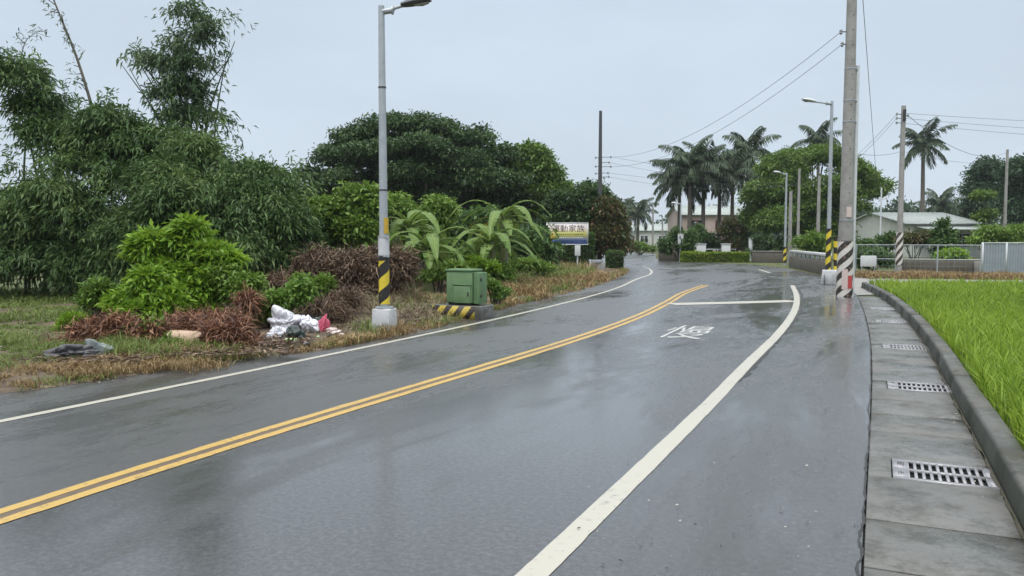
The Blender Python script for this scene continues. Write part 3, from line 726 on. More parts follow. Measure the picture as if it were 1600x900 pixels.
ky = np.argsort(KO[:, 1]); k = X > np.interp(Y, KO[ky, 1], KO[ky, 0]) + 0.02; X, Y = X[k], Y[k]
hump = fbm(X * 0.7, Y * 0.7, 41)
H = np.clip(0.37 + 0.045 * hump + rng.normal(0, 0.06, len(X)), 0.16, 0.56)
W = 0.008 + 0.0009 * Y
T = np.clip(0.45 + 0.20 * hump + rng.normal(0, 0.30, len(X)), 0, 1)
V, Fc, T2 = blades(rng, X, Y, np.full(len(X), -0.02), H, W, 0.50, T)
tag(np_object('rice', V, [Fc], M['rice'], tint=T2), 'bright green rice plants filling the paddy beside the kerb', 'rice', kind='stuff')

# ================================================================== VERGE GRASS
def grass_patch(rng, cu, cv, ru, rv, n, h, w, zbase=0.06):
    """blades over an ellipse of ground that the photograph shows at (cu, cv)"""
    a = rng.uniform(0, 6.283, n); r = np.sqrt(rng.uniform(0, 1, n))
    P = np.array([G(cu + ru * q * math.cos(b), cv + rv * q * math.sin(b)) for q, b in zip(r, a)])
    x, y = P[:, 0] + rng.normal(0, 0.08, n), P[:, 1] + rng.normal(0, 0.15, n)
    H = h * rng.uniform(0.35, 1.25, n); lo = fbm(x * 1.7, y * 1.7, 77)
    k = lo > -0.35
    x, y, H = x[k], y[k], H[k] * np.clip(0.85 + 0.4 * lo[k], 0.3, 1.5)
    return blades(rng, x, y, np.full(len(x), zbase - 0.03), H, w, 0.9, np.clip(0.5 + 0.25 * lo[k] + rng.normal(0, 0.2, len(x)), 0, 1), 0.5)
rng = np.random.default_rng(52)
dry = [grass_patch(rng, *a) for a in [(640, 440, 60, 14, 1800, 0.75, 0.016), (560, 452, 60, 12, 1500, 0.7, 0.016), (800, 432, 60, 10, 1800, 0.75, 0.022), (880, 428, 50, 8, 1500, 0.6, 0.026), (500, 470, 40, 12, 900, 0.5, 0.014), (60, 590, 130, 16, 5200, 0.13, 0.012), (200, 574, 160, 10, 4200, 0.12, 0.012), (330, 556, 90, 8, 1200, 0.14, 0.012), (690, 462, 50, 22, 1500, 0.25, 0.02),
        (800, 455, 60, 16, 3600, 0.36, 0.022), (860, 440, 70, 14, 4600, 0.40, 0.026), (760, 438, 60, 12, 2600, 0.5, 0.026), (650, 425, 60, 8, 1500, 0.6, 0.026), (920, 437, 30, 8, 1200, 0.3, 0.03), (610, 520, 26, 8, 500, 0.2, 0.012)]]
tag(np_object('dry_grass', *(lambda t: (t[0], [t[1]], M['dry_grass'], None, False, t[2]))(join(*dry))), 'straw coloured dry grass along the left road edge', 'grass', kind='stuff')
grey = [grass_patch(rng, *a) for a in [(560, 470, 80, 26, 5200, 0.40, 0.016), (610, 455, 60, 22, 3600, 0.42, 0.018), (660, 475, 45, 18, 2600, 0.22, 0.016), (560, 500, 50, 10, 1600, 0.22, 0.014), (700, 440, 50, 8, 1200, 0.40, 0.02), (500, 520, 60, 10, 900, 0.16, 0.013), (640, 495, 60, 12, 1500, 0.2, 0.014)]]
tag(np_object('dead_grass', *(lambda t: (t[0], [t[1]], M['grey_grass'], None, False, t[2]))(join(*grey))), 'grey brown dead grass behind the near street lamp', 'grass', kind='stuff')
grn = [grass_patch(rng, *a) for a in [(700, 432, 60, 10, 2200, 0.65, 0.02), (760, 425, 60, 10, 2200, 0.7, 0.024), (880, 432, 50, 10, 2000, 0.55, 0.026), (830, 450, 70, 12, 1600, 0.35, 0.022), (560, 470, 70, 18, 900, 0.4, 0.015), (640, 480, 60, 14, 700, 0.3, 0.015), (790, 440, 60, 10, 1800, 0.6, 0.024), (850, 436, 50, 8, 1400, 0.55, 0.026), (640, 452, 40, 10, 600, 0.5, 0.018), (580, 520, 30, 8, 250, 0.25, 0.012), (480, 455, 40, 14, 900, 0.5, 0.018), (330, 552, 60, 8, 500, 0.2, 0.011), (40, 545, 120, 34, 11000, 0.17, 0.013), (60, 500, 150, 24, 12000, 0.20, 0.018), (-40, 560, 90, 40, 3000, 0.2, 0.012), (20, 470, 120, 10, 3500, 0.3, 0.022), (190, 556, 34, 10, 900, 0.26, 0.011), (300, 545, 36, 8, 700, 0.22, 0.011), (450, 500, 60, 16, 1400, 0.3, 0.014),
        (760, 452, 40, 12, 1500, 0.45, 0.022), (700, 420, 70, 8, 2200, 0.6, 0.026), (870, 432, 50, 6, 1500, 0.4, 0.026), (830, 445, 60, 10, 1200, 0.3, 0.024), (245, 562, 30, 6, 500, 0.2, 0.011)]]
tag(np_object('green_grass', *(lambda t: (t[0], [t[1]], M['green_grass'], None, False, t[2]))(join(*grn))), 'green grass and low weeds of the left roadside field', 'grass', kind='stuff')
def edge_tufts(rng, k0, k1, n, h, w, spread, seed, thr=-0.2):
    k = rng.uniform(k0, k1, n); i = k.astype(int); f = (k - i)[:, None]; P = LEFT[i] * (1 - f) + LEFT[i + 1] * f
    off = np.abs(rng.normal(0, spread, n)) - 0.10; P = P - LS[i] * off[:, None]; lo = fbm(P[:, 0] * 2.4, P[:, 1] * 2.4, seed); q = lo > thr; P = P[q]; lo = lo[q]
    H = h * rng.uniform(0.3, 1.2, len(P)) * np.clip(0.7 + 0.6 * lo, 0.3, 1.6)
    return blades(rng, P[:, 0], P[:, 1], np.full(len(P), 0.0), H, w, 0.95, np.clip(0.5 + 0.25 * lo + rng.normal(0, 0.22, len(P)), 0, 1), 0.5)
ke = np.random.default_rng(58)
ed = [edge_tufts(ke, 15, 35, 9000, 0.10, 0.010, 0.55, 91), edge_tufts(ke, 35, 60, 9000, 0.13, 0.014, 0.55, 92), edge_tufts(ke, 60, 84, 5000, 0.2, 0.024, 0.7, 93)]
tag(np_object('edge_grass', *(lambda t: (t[0], [t[1]], M['dry_grass'], None, False, t[2]))(join(*ed))), 'short withered grass creeping over the left asphalt edge', 'grass', kind='stuff')
eg_ = [edge_tufts(ke, 15, 50, 5000, 0.12, 0.011, 0.6, 95, 0.15), edge_tufts(ke, 50, 84, 4000, 0.2, 0.02, 0.8, 96, 0.1)]
tag(np_object('edge_weeds', *(lambda t: (t[0], [t[1]], M['green_grass'], None, False, t[2]))(join(*eg_))), 'small green weeds along the left asphalt edge', 'weeds', kind='stuff')
rb = np.random.default_rng(53)
far_dry = [grass_patch(rb, 1440, 433.5, 130, 3.0, 5200, 0.34, 0.03, 0.02), grass_patch(rb, 1570, 434.5, 90, 3.0, 4200, 0.26, 0.03, 0.02), grass_patch(rb, 1365, 430, 60, 2.0, 1200, 0.25, 0.03, 0.02)]
tag(np_object('brown_grass', *(lambda t: (t[0], [t[1]], M['dry_grass'], None, False, t[2]))(join(*far_dry))), 'brown dry grass strip in front of the rail fence', 'grass', kind='stuff')

# ================================================================== BAMBOO
def bamboo(name, label, seed, base, lobes, culms, clumps, per, mat='bamboo', Lg=0.165, W=0.044, cr=0.20, low=-0.95, head=0.42, cover=0.66):
    rng = np.random.default_rng(seed); base = np.asarray(base, float)
    o = thing(name, label, 'bamboo', base, 0, 'bamboo beyond the left verge')
    loc = [(l[0] - base[0], l[1] - base[1], l[2] - base[2], l[3], l[4], l[5]) for l in lobes]
    mb = MB()
    for i in range(culms):
        l = loc[rng.integers(len(loc))]; tgt = np.array(l[:3]) + rng.normal(0, 0.4, 3) * np.array(l[3:])
        b = np.array([rng.normal(0, 0.5), rng.normal(0, 0.4), 0.0]); q = np.array([b[0] * 0.6 + tgt[0] * 0.4, b[1] * 0.6 + tgt[1] * 0.4, max(tgt[2], 1.0) * 0.75])
        pth = smooth_path([b, q, tgt], 7); mb.tube(pth, np.linspace(0.045, 0.010, len(pth)), 5)
    mb.build('culm', M['culm'], o, True)
    # sprays: each twig droops outward and carries a fan of narrow hanging leaves
    rl_ = rough_lobes(rng, loc, 0.25, 4, 0.45); hs_ = heads_of(rng, rl_, head, 0.72, low, cover)
    C, O = lobe_points(rng, hs_, clumps, 0.45, 0.18, -0.45, 9.0); C2, O2 = lobe_points(rng, rl_, clumps // 5, 0.5, 0.2, low); 
    C3, O3 = lobe_points(rng, [(*l[:3], *(q * 1.16 + 0.10 for q in l[3:])) for l in loc], int(clumps * 0.055), 0.95, 0.3, -0.2, 0.6)      # stray sprays outside the mass
    C = np.concatenate([C, C2, C3]); O = np.concatenate([O, O2, O3])
    m = len(C); k = per
    tw = unit(O * np.array([1, 1, 0.5]) + rng.normal(0, 0.45, (m, 3)) + np.array([0, 0, 0.05])); ln = rng.uniform(0.18, 0.50, m)
    tpos = np.tile(np.linspace(0, 1, k), m) + rng.normal(0, 0.08, m * k)
    P = np.repeat(C, k, 0) + np.repeat(tw, k, 0) * (tpos * np.repeat(ln, k))[:, None]; P[:, 2] -= 0.30 * np.clip(tpos, 0, 1.2) ** 2 * np.repeat(ln, k)
    P += rng.normal(0, cr * 0.28, P.shape)
    D = np.repeat(tw, k, 0) * 0.75 + rng.normal(0, 0.50, P.shape) + np.array([0, 0, -0.50])
    ph = rng.uniform(0, 6.28, 3); br = 0.5 + 0.5 * np.sin(C[:, 0] * 2.3 + ph[0]) * np.sin(C[:, 2] * 2.9 + C[:, 0] * 0.8 + ph[1]) * np.sin(C[:, 1] * 2.0 + C[:, 2] + ph[2]) * 1.6
    t = np.clip(np.repeat(np.clip(br, 0, 1) * 0.55 + rng.uniform(0, 1, m) * 0.45, k) * 0.75 + rng.uniform(0, 1, m * k) * 0.35 - 0.05, 0, 1); sz = rng.uniform(0.65, 1.35, m * k)
    leaf_object('foliage', leaves(P, D, Lg * sz, W * sz, rng, t, 0.3, 0.2), M[mat], o)
    return o
YB = 22.0
bamboo('bamboo_clump', 'dark bamboo clump leaning out over the left field, with a ragged feathery top', 101, G(95, 466),
       px_lobes(YB, [(20, 122, 40, 22), (62, 160, 36, 34), (85, 190, 40, 40), (120, 215, 55, 48), (95, 255, 50, 50, -0.6), (165, 205, 50, 40), (60, 330, 70, 60, -0.3), (110, 330, 70, 60, -1), (40, 410, 70, 55, -0.6), (125, 405, 65, 60, -1.0), (-40, 400, 70, 60), (-70, 130, 40, 30), (28, 262, 14, 20), (-10, 345, 40, 26)], 0.9), 22, 6800, 9)
bamboo('bamboo_clump', 'dense dark bamboo mound in the middle, behind the bright green shrubs', 102, G(235, 462),
       px_lobes(YB, [(195, 230, 55, 50), (240, 215, 52, 42), (290, 230, 55, 42), (200, 300, 65, 60, -0.8), (265, 300, 65, 60, -1.0), (325, 270, 55, 55, -0.4), (190, 385, 65, 62, -1.2), (270, 390, 70, 62, -1.4), (335, 350, 60, 60, -1.0), (225, 440, 70, 30, -1.2)], 0.9), 24, 7200, 9)
bamboo('bamboo_clump', 'rounded bamboo clump on the right of the dark mass, tapering to the verge', 103, G(400, 458),
       px_lobes(YB, [(385, 285, 48, 40), (425, 290, 42, 36), (360, 320, 55, 50, -0.6), (410, 340, 56, 50, -0.8), (440, 370, 46, 46, -0.5), (380, 400, 58, 50, -1.0), (425, 415, 52, 46, -0.8), (455, 400, 36, 44), (440, 300, 24, 28), (330, 410, 50, 50, -0.8)], 0.9), 18, 6000, 9)
bamboo('bamboo_clump', 'tall feathery bamboo plume rising highest above the dark mass into the sky', 104, G(285, 458) + np.array([0, 0.6, 0]),
       px_lobes(YB + 0.6, [(305, 18, 34, 24), (345, 42, 34, 24), (318, 58, 36, 26), (272, 66, 36, 24), (228, 88, 30, 17), (205, 78, 16, 11), (255, 100, 34, 24), (315, 98, 34, 26), (345, 80, 26, 18), (285, 130, 40, 26), (255, 150, 30, 22), (315, 145, 28, 24), (290, 175, 40, 28), (335, 185, 26, 22), (352, 205, 16, 26), (192, 108, 14, 8), (370, 30, 14, 12), (362, 65, 14, 8)], 0.9), 16, 900, 7, 'bamboo_top', 0.17, 0.044, 0.2, head=0.19, cover=0.36)
def bare_culm(label, pts, r0, seed, tufts):
    rng = np.random.default_rng(seed); P3 = [at(u, v, YB + 0.3) for u, v in pts]; base = P3[0].copy(); o = thing('bamboo_culm', label, 'bamboo', base, 0, 'bamboo beyond the left verge')
    pth = smooth_path([p - base for p in P3], 8); mb = MB(); mb.tube(pth, np.linspace(r0, r0 * 0.3, len(pth)), 6)
    V = []
    for i in range(4, len(pth)):
        d = unit(rng.normal(0, 1, 3) + np.array([0, 0, 0.5])); mb.tube([pth[i], pth[i] + d * rng.uniform(0.15, 0.4)], [r0 * 0.3, r0 * 0.15], 4)
        n = tufts; V.append(leaves(pth[i] + d * 0.2 + rng.normal(0, 0.08, (n, 3)), rng.normal(0, 1, (n, 3)) + d, 0.16, 0.035, rng, rng.uniform(0, 0.7, n)))
    mb.build('culm', M['dry_culm'], o, True); leaf_object('foliage', join(*V), M['bamboo_top'], o)
bare_culm('bare leaning bamboo culm sticking out of the dark mass, almost leafless, top leaning left', [(165, 260), (143, 165), (118, 85), (92, 20), (74, -25)], 0.055, 7, 5)
bare_culm('thin wispy bamboo tip above the far left corner of the dark mass', [(22, 165), (32, 95), (42, 62), (66, 46)], 0.02, 9, 3)

# ================================================================== SHRUBS AND DEAD BRUSH
def shrub(name, label, seed, Y, items, mat, clumps, per, cr, Lg, W, group=None, cat='shrub', base=None, depth=1.0, limbs=10, **kw):
    lobes = px_lobes(Y, items, depth); b = np.array([np.mean([l[0] for l in lobes]), Y, 0.02]) if base is None else base
    rng = np.random.default_rng(seed); o = thing(name, label, cat, b, 0, group)
    loc = [(l[0] - b[0], l[1] - b[1], l[2] - b[2], l[3], l[4], l[5]) for l in lobes]
    mb = MB()
    for i in range(limbs):
        l = loc[i % len(loc)]; tgt = np.array(l[:3]) + rng.normal(0, 0.3, 3) * np.array(l[3:])
        st = np.array([rng.normal(0, 0.12), rng.normal(0, 0.1), 0]); pth = smooth_path([st, st * 0.4 + tgt * 0.6 + [0, 0, 0.1], tgt], 4); mb.tube(pth, np.linspace(0.028, 0.008, len(pth)), 5)
    mb.build('stem', M['bark'], o, True)
    kw.setdefault('low', -0.9)
    leaf_object('foliage', foliage(rng, loc, clumps, per, cr, Lg, W, **kw), M[mat], o)
    return o
SG = 'shrubs on the left verge'
shrub('shrub', 'tallest bright lime green shrub, in front of the dark bamboo', 201, 15.2, [(285, 380, 34, 36), (300, 360, 20, 20), (250, 395, 34, 30), (325, 400, 40, 28), (262, 430, 46, 36, -0.2), (315, 440, 46, 40, -0.2), (355, 408, 18, 18), (230, 380, 16, 18), (290, 475, 50, 26, -0.2)], 'bright', 2200, 11, 0.07, 0.17, 0.062, SG, flat=0.55, out=0.9, wild=0.55, droop=0.35, heads=0.19)
shrub('shrub', 'low rounded bright green shrub at the front left, beside the red brown dead brush', 202, 14.2, [(230, 460, 42, 28), (200, 470, 26, 24), (268, 475, 36, 24), (225, 442, 20, 12), (240, 485, 55, 20)], 'bright', 1300, 11, 0.06, 0.15, 0.058, SG, flat=0.55, out=0.9, wild=0.55, droop=0.3, heads=0.16)
shrub('shrub', 'fine leaved green shrub to the right of the tallest lime one', 203, 14.8, [(375, 450, 28, 26), (395, 440, 20, 16), (350, 430, 24, 20), (385, 480, 26, 26)], 'vine', 700, 10, 0.07, 0.11, 0.045, SG)
shrub('shrub', 'dark bushy shrub between the lime shrubs and the white bag', 204, 14.0, [(395, 492, 24, 20), (415, 475, 22, 22), (440, 468, 24, 16), (380, 500, 18, 14), (470, 455, 18, 20)], 'shrub', 800, 10, 0.07, 0.11, 0.05, SG)
shrub('shrub', 'small grass green shrub at the left foot of the bamboo', 205, 16.0, [(155, 462, 22, 24), (140, 475, 18, 18), (170, 478, 20, 18)], 'shrub', 420, 10, 0.08, 0.13, 0.04, SG, out=0.6, wild=0.5, droop=-0.5)
shrub('weed', 'tiny yellow green sprouting weed in the field, left of the dead brush', 206, 13.6, [(115, 505, 15, 13), (108, 512, 12, 9)], 'bright', 150, 9, 0.05, 0.15, 0.04, SG, cat='weed', out=0.6, wild=0.4, droop=-0.8, limbs=5)
shrub('weed', 'leafy green weed growing through the red brown dead brush', 207, 12.2, [(190, 528, 26, 12), (215, 518, 22, 12), (170, 540, 16, 9), (240, 508, 18, 10)], 'shrub', 380, 9, 0.05, 0.09, 0.04, SG, cat='weed', limbs=6)
for lab_, sd_, Y_, it_, mt_ in (('yellow green weed bush in the tall grass behind the cabinet', 221, 22.5, [(690, 425, 20, 14), (670, 432, 16, 10), (712, 420, 16, 12)], 'vine'),
        ('yellow green weed bush in the tall grass between cabinet and bananas', 222, 24.0, [(742, 412, 22, 12), (765, 418, 18, 10), (725, 420, 14, 10)], 'bright'),
        ('tangle of green weeds behind the grey twigs, right of the dark bushy shrub', 223, 16.5, [(488, 452, 18, 14), (505, 445, 14, 12), (470, 440, 12, 10)], 'vine'),
        ('leafy green weed at the foot of the bananas, before the billboard hedge', 224, 30.0, [(825, 412, 24, 10), (850, 418, 20, 8), (805, 418, 16, 8)], 'vine'),
        ('low green weeds creeping over the red brown heap beside the beige roll', 225, 11.9, [(275, 540, 16, 6), (292, 548, 12, 5), (330, 545, 12, 6)], 'shrub')):
    shrub('weed', lab_, sd_, Y_, it_, mt_, 420, 9, 0.07, 0.15, 0.045, SG, cat='weed', limbs=8, droop=-0.15)
def brush(name, label, seed, Y, items, mat, n, Lg, W, leafn, group='piles of dead brush on the left verge'):
    """a heap of thin curved twigs with withered leaves hanging in it"""
    lobes = px_lobes(Y, items, 0.8); b = np.array([np.mean([l[0] for l in lobes]), Y, 0.02]); rng = np.random.default_rng(seed)
    o = thing(name, label, 'dead brush', b, 0, group); loc = [(l[0] - b[0], l[1] - b[1], l[2] - b[2], l[3], l[4], l[5]) for l in lobes]
    C, O = lobe_points(rng, loc, n, 0.35, 0.2, -1.1); m = len(C)
    D = unit(O * 0.15 + rng.normal(0, 0.8, (m, 3)) * np.array([1, 1, 0.75])); V = []
    side = unit(np.cross(D, rng.normal(0, 1, (m, 3)))); Ls = Lg * rng.uniform(0.4, 1.5, m)[:, None]; w = W * rng.uniform(0.6, 1.5, m)[:, None]
    q1 = C + D * Ls * 0.5 + side * 0; q2 = C + D * Ls; q2[:, 2:3] -= Ls * 0.30; q1 += rng.normal(0, 0.16, (m, 3)) * Ls
    VV = np.stack([C - side * w / 2, C + side * w / 2, q1 + side * w / 2, q1 - side * w / 2, q2], 1).reshape(-1, 3); i = np.arange(m) * 5
    Fc = np.concatenate([np.stack([i, i + 1, i + 2], 1), np.stack([i, i + 2, i + 3], 1), np.stack([i + 3, i + 2, i + 4], 1)])
    tw = (VV, Fc, np.repeat(rng.uniform(0, 1, m), 5))
    lf = foliage(rng, loc, int(leafn * 1.6), 8, 0.07, 0.12, 0.042, 0.7, 0.2, 0.9, 0.7, 0.4, 0.2, -1.0)
    leaf_object('withered_foliage', lf, M[mat], o)
    np_object('twigs', tw[0], [tw[1]], M[mat], o, tint=tw[2]); return o
brush('dead_brush', 'red brown dead brush heap left of the beige roll, above the dark grey sheeting', 301, 12.2, [(150, 520, 40, 18), (185, 512, 30, 20), (235, 522, 40, 22), (260, 530, 30, 18), (105, 540, 30, 9), (300, 505, 40, 16, 0.6)], 'dead_red', 8500, 0.24, 0.010, 420)
brush('dead_brush', 'rust coloured dead brush heap right of the beige roll, reaching the asphalt', 302, 12.0, [(350, 525, 36, 24), (375, 540, 22, 16), (335, 540, 22, 14), (355, 505, 30, 16, 0.5), (385, 470, 16, 14, 1.5)], 'dead_red', 7000, 0.24, 0.010, 380)
brush('dead_brush', 'dark brown dead creeper bank under the green vines, behind the near lamp', 303, 20.5, [(500, 415, 40, 34), (545, 425, 45, 34), (590, 418, 40, 34), (630, 415, 24, 30), (470, 440, 30, 24), (430, 440, 24, 14, -2), (575, 450, 50, 20)], 'dead_brown', 7500, 0.30, 0.016, 1300)
brush('dead_brush', 'grey tangle of bare twigs right behind the white bag', 304, 14.8, [(510, 488, 28, 14), (490, 480, 20, 14), (530, 498, 18, 10), (540, 470, 26, 16, 1.5)], 'dead_brown', 2600, 0.34, 0.010, 60)

# vine covered shrubs, bananas and the trees behind
VG = 'green growth behind the near lamp'
shrub('vine_shrub', 'vine covered green bush left of the near lamp post, above the dark dead creeper', 211, 24.0, [(520, 345, 40, 36), (555, 320, 36, 26), (500, 375, 36, 30), (560, 360, 42, 34), (545, 300, 22, 14), (480, 340, 22, 24)], 'vine', 2600, 11, 0.13, 0.18, 0.09, VG, heads=0.34)
shrub('vine_shrub', 'vine covered green bush right of the near lamp post', 212, 25.0, [(625, 345, 34, 34, 3), (655, 355, 36, 30, 4), (615, 325, 22, 16, 3), (690, 340, 26, 26, 4), (640, 385, 40, 26, 3)], 'vine', 2200, 11, 0.13, 0.18, 0.09, VG, heads=0.34)
shrub('vine_shrub', 'low green scrub with pale tips between the cabinet and the bananas', 213, 26.0, [(700, 405, 36, 16), (740, 418, 40, 12), (660, 410, 30, 12), (770, 428, 30, 10, -1)], 'shrub', 900, 10, 0.14, 0.22, 0.07, VG, droop=-0.2)
shrub('vine_shrub', 'trailing green creeper spilling beside the green cabinet', 214, 19.5, [(768, 446, 14, 6), (785, 456, 14, 5), (757, 436, 12, 6), (778, 462, 12, 4)], 'shrub', 300, 9, 0.05, 0.11, 0.035, VG, droop=0.1)
shrub('vine_shrub', 'dark scrub filling the shade behind the banana plants', 215, 35.0, [(690, 390, 60, 40), (780, 385, 60, 40), (840, 390, 36, 36), (740, 360, 60, 36), (640, 370, 50, 40)], 'tree_mid', 1700, 10, 0.22, 0.26, 0.12, VG)
shrub('vine_shrub', 'grass green mounded bush in front of the billboard posts', 216, 36.0, [(875, 428, 26, 8), (855, 432, 20, 7), (905, 430, 16, 6)], 'shrub', 380, 10, 0.12, 0.18, 0.07, VG)

def banana_leaf_mesh(seed, Lg=2.0, Wd=0.46, rise=1.0, arch=1.0):
    """arched blade with a midrib and torn side strips"""
    rng = np.random.default_rng(seed); n = 16; t = np.linspace(0, 1, n + 1)
    x = Lg * (t * 0.80 - 0.02) * (1 - 0.12 * arch * t); z = rise * Lg * (0.62 * t - 0.85 * arch * t ** 2.1)
    spine = np.stack([x, np.zeros(n + 1), z], 1); V = []; Fc = []; T = []
    for sd in (-1, 1):
        cut = 0.0
        for i in range(1, n):
            w = lambda q: Wd * 0.5 * math.sin(math.pi * min(1.0, (0.05 + 0.95 * q)) ** 0.8) ** 0.7
            if rng.uniform() < 0.35: cut = rng.uniform(0.03, 0.14)
            else: cut *= 0.3
            a, b = spine[i] + [cut * 0.4, 0, 0], spine[i + 1]
            dr = rng.uniform(-0.05, 0.04) - 0.10 * abs(cut) * 6; k = len(V)
            wa, wb = w(t[i]), w(t[i + 1])
            V += [a, b, b + np.array([0.03, sd * wb, wb * (0.28 + dr) - wb * 0.62 * t[i]]), a + np.array([0.03 + cut * 0.5, sd * wa, wa * (0.28 + dr) - wa * 0.62 * t[i]])]
            Fc.append((k, k + 1, k + 2, k + 3) if sd < 0 else (k, k + 3, k + 2, k + 1)); T += [0.75, 0.75, 0.35, 0.35]
    return np.array(V), Fc, T, spine
def banana(label, base, height, seed, nl, old=(), size=1.0):
    rng = np.random.default_rng(seed); o = thing('banana_plant', label, 'banana plant', base, 0, 'banana plants by the left verge')
    mb = MB(); mb.tube(smooth_path([(0, 0, -0.05), (0.04, 0.0, height * 0.5), (0.0, 0.03, height)], 4), np.linspace(0.15, 0.075, 9) * size, 9); mb.build('stem', M['banana_stem'], o, True)
    for i in range(nl):
        az = 2.399 * i + rng.uniform(-0.3, 0.3); up = (i / nl)
        V, Fc, T, sp = banana_leaf_mesh(seed * 31 + i, Lg=size * rng.uniform(1.6, 2.3), Wd=0.31 * size, rise=0.30 + 1.15 * up, arch=1.45 - 0.75 * up)
        lf = np_object('leaf', V, Fc, M['banana_old'] if i in old else M['banana'], o, tint=np.array(T) * rng.uniform(0.7, 1.25))
        lf.location = (0, 0, height - 0.25 * size * (1 - up)); lf.rotation_euler = (0, 0, az)
        rb_ = MB(); rb_.tube(sp + [0, 0, 0.006], np.linspace(0.030, 0.006, len(sp)) * size, 5); rbo = rb_.build('midrib', M['banana'], lf, True)
        at_ = rbo.data.attributes.new('tint', 'FLOAT', 'POINT'); at_.data.foreach_set('value', np.full(len(rbo.data.vertices), 1.0, dtype=np.float32))
        if i in old: lf['label'] = 'yellowing drooping banana leaf'
    return o
def gp(u, Y): p = at(u, 450, Y); return np.array([p[0], Y, 0.0])
banana('front banana plant with broad arching leaves, in front of the taller yellowed one', gp(768, 25), 1.65, 11, 15, size=1.2)
banana('tall banana plant with yellowing leaves nearest the billboard', gp(786, 26.5), 2.45, 12, 14, old=(1, 4), size=1.2)
banana('banana plant with pale torn leaves right behind the near lamp post', gp(668, 23.5), 1.5, 13, 14, size=1.2)
banana('tall banana plant with one leaf standing above the vines by the near lamp', gp(640, 25.5), 2.15, 14, 13, size=1.2)
banana('short banana plant squeezed between the lamp side one and the front one', gp(722, 26.5), 1.2, 15, 13, size=1.2)

RT = 48.0
tree('rain_tree', 'huge dark umbrella shaped tree with layered foliage, behind the bananas', 'tree', 401, gp(660, RT),
     px_lobes(RT, [(560, 215, 46, 18), (620, 200, 50, 18), (680, 205, 50, 18), (740, 220, 46, 18), (780, 245, 36, 18), (525, 245, 38, 17), (500, 275, 34, 15), (590, 240, 54, 20, -2), (660, 235, 56, 20, -2.5), (720, 255, 54, 20, -2), (550, 275, 50, 18, -2), (640, 275, 60, 20, -2.5), (775, 285, 40, 22, -1), (490, 300, 24, 13), (735, 290, 50, 18, -2), (810, 280, 22, 26), (580, 300, 50, 14, -1.5), (690, 305, 56, 14, -1.5), (640, 185, 30, 8), (700, 195, 26, 9), (600, 325, 60, 28, 1), (700, 328, 60, 30, 1), (780, 320, 44, 30, 1), (520, 312, 40, 22, 1), (560, 250, 50, 40, 2), (650, 245, 60, 45, 2), (740, 260, 55, 42, 2), (600, 295, 60, 40, 2), (720, 300, 60, 40, 2)], 1.1),
     'rain_tree', 4400, 24, 0.27, 0.22, 0.115, 0.38, limbs=22, flat=0.40, out=0.5, wild=0.8, droop=0.1, shell=0.45, lump=0.20, heads=0.72, hflat=0.70, cover=1.5)
TG = 'trees on the left beyond the verge'
tree('broadleaf_tree', 'upright mid green tree rising right of the dark umbrella tree', 'tree', 402, gp(845, 50), px_lobes(50, [(832, 245, 22, 20), (822, 275, 28, 26), (850, 275, 28, 24), (865, 305, 24, 22), (835, 310, 36, 24), (860, 335, 28, 20), (815, 330, 30, 26), (872, 275, 10, 12)], 1.0), 'round_tree', 2000, 16, 0.22, 0.28, 0.13, 0.16, limbs=12, group=TG, flat=0.5, lump=0.2, heads=0.6)
tree('broadleaf_tree', 'dark bushy tree behind the billboard', 'tree', 403, gp(890, 47), px_lobes(47, [(885, 325, 24, 18), (900, 345, 32, 26), (870, 355, 32, 28), (895, 380, 34, 24), (918, 300, 14, 18), (925, 325, 20, 20), (855, 372, 24, 22)], 1.0), 'rain_tree', 1300, 16, 0.24, 0.26, 0.12, 0.15, limbs=10, group=TG, heads=0.6)
tree('broadleaf_tree', 'small tree with bronze red young leaves beside the left utility pole', 'tree', 404, gp(955, 46), px_lobes(46, [(955, 330, 22, 18), (940, 350, 22, 20), (968, 350, 18, 20), (950, 372, 28, 20), (935, 382, 18, 18), (962, 385, 22, 14), (945, 315, 14, 10)], 1.0), 'croton', 1100, 15, 0.20, 0.24, 0.10, 0.12, limbs=10, group=TG, heads=0.6)
tree('broadleaf_tree', 'green leafy tree growing around the foot of the left utility pole', 'tree', 405, gp(930, 50), px_lobes(50, [(915, 298, 13, 16), (935, 300, 14, 16), (925, 320, 20, 18), (945, 312, 12, 12)], 1.0), 'tree_mid', 420, 14, 0.2, 0.24, 0.10, 0.1, limbs=6, group=TG)
tree('broadleaf_tree', 'pale green tree at the far left edge, beyond the field', 'tree', 406, gp(-20, 40), px_lobes(40, [(0, 335, 36, 30), (-40, 330, 50, 40), (15, 365, 30, 26), (-60, 370, 50, 30)], 1.0), 'vine', 1200, 14, 0.28, 0.28, 0.13, 0.14, limbs=8, group=TG)
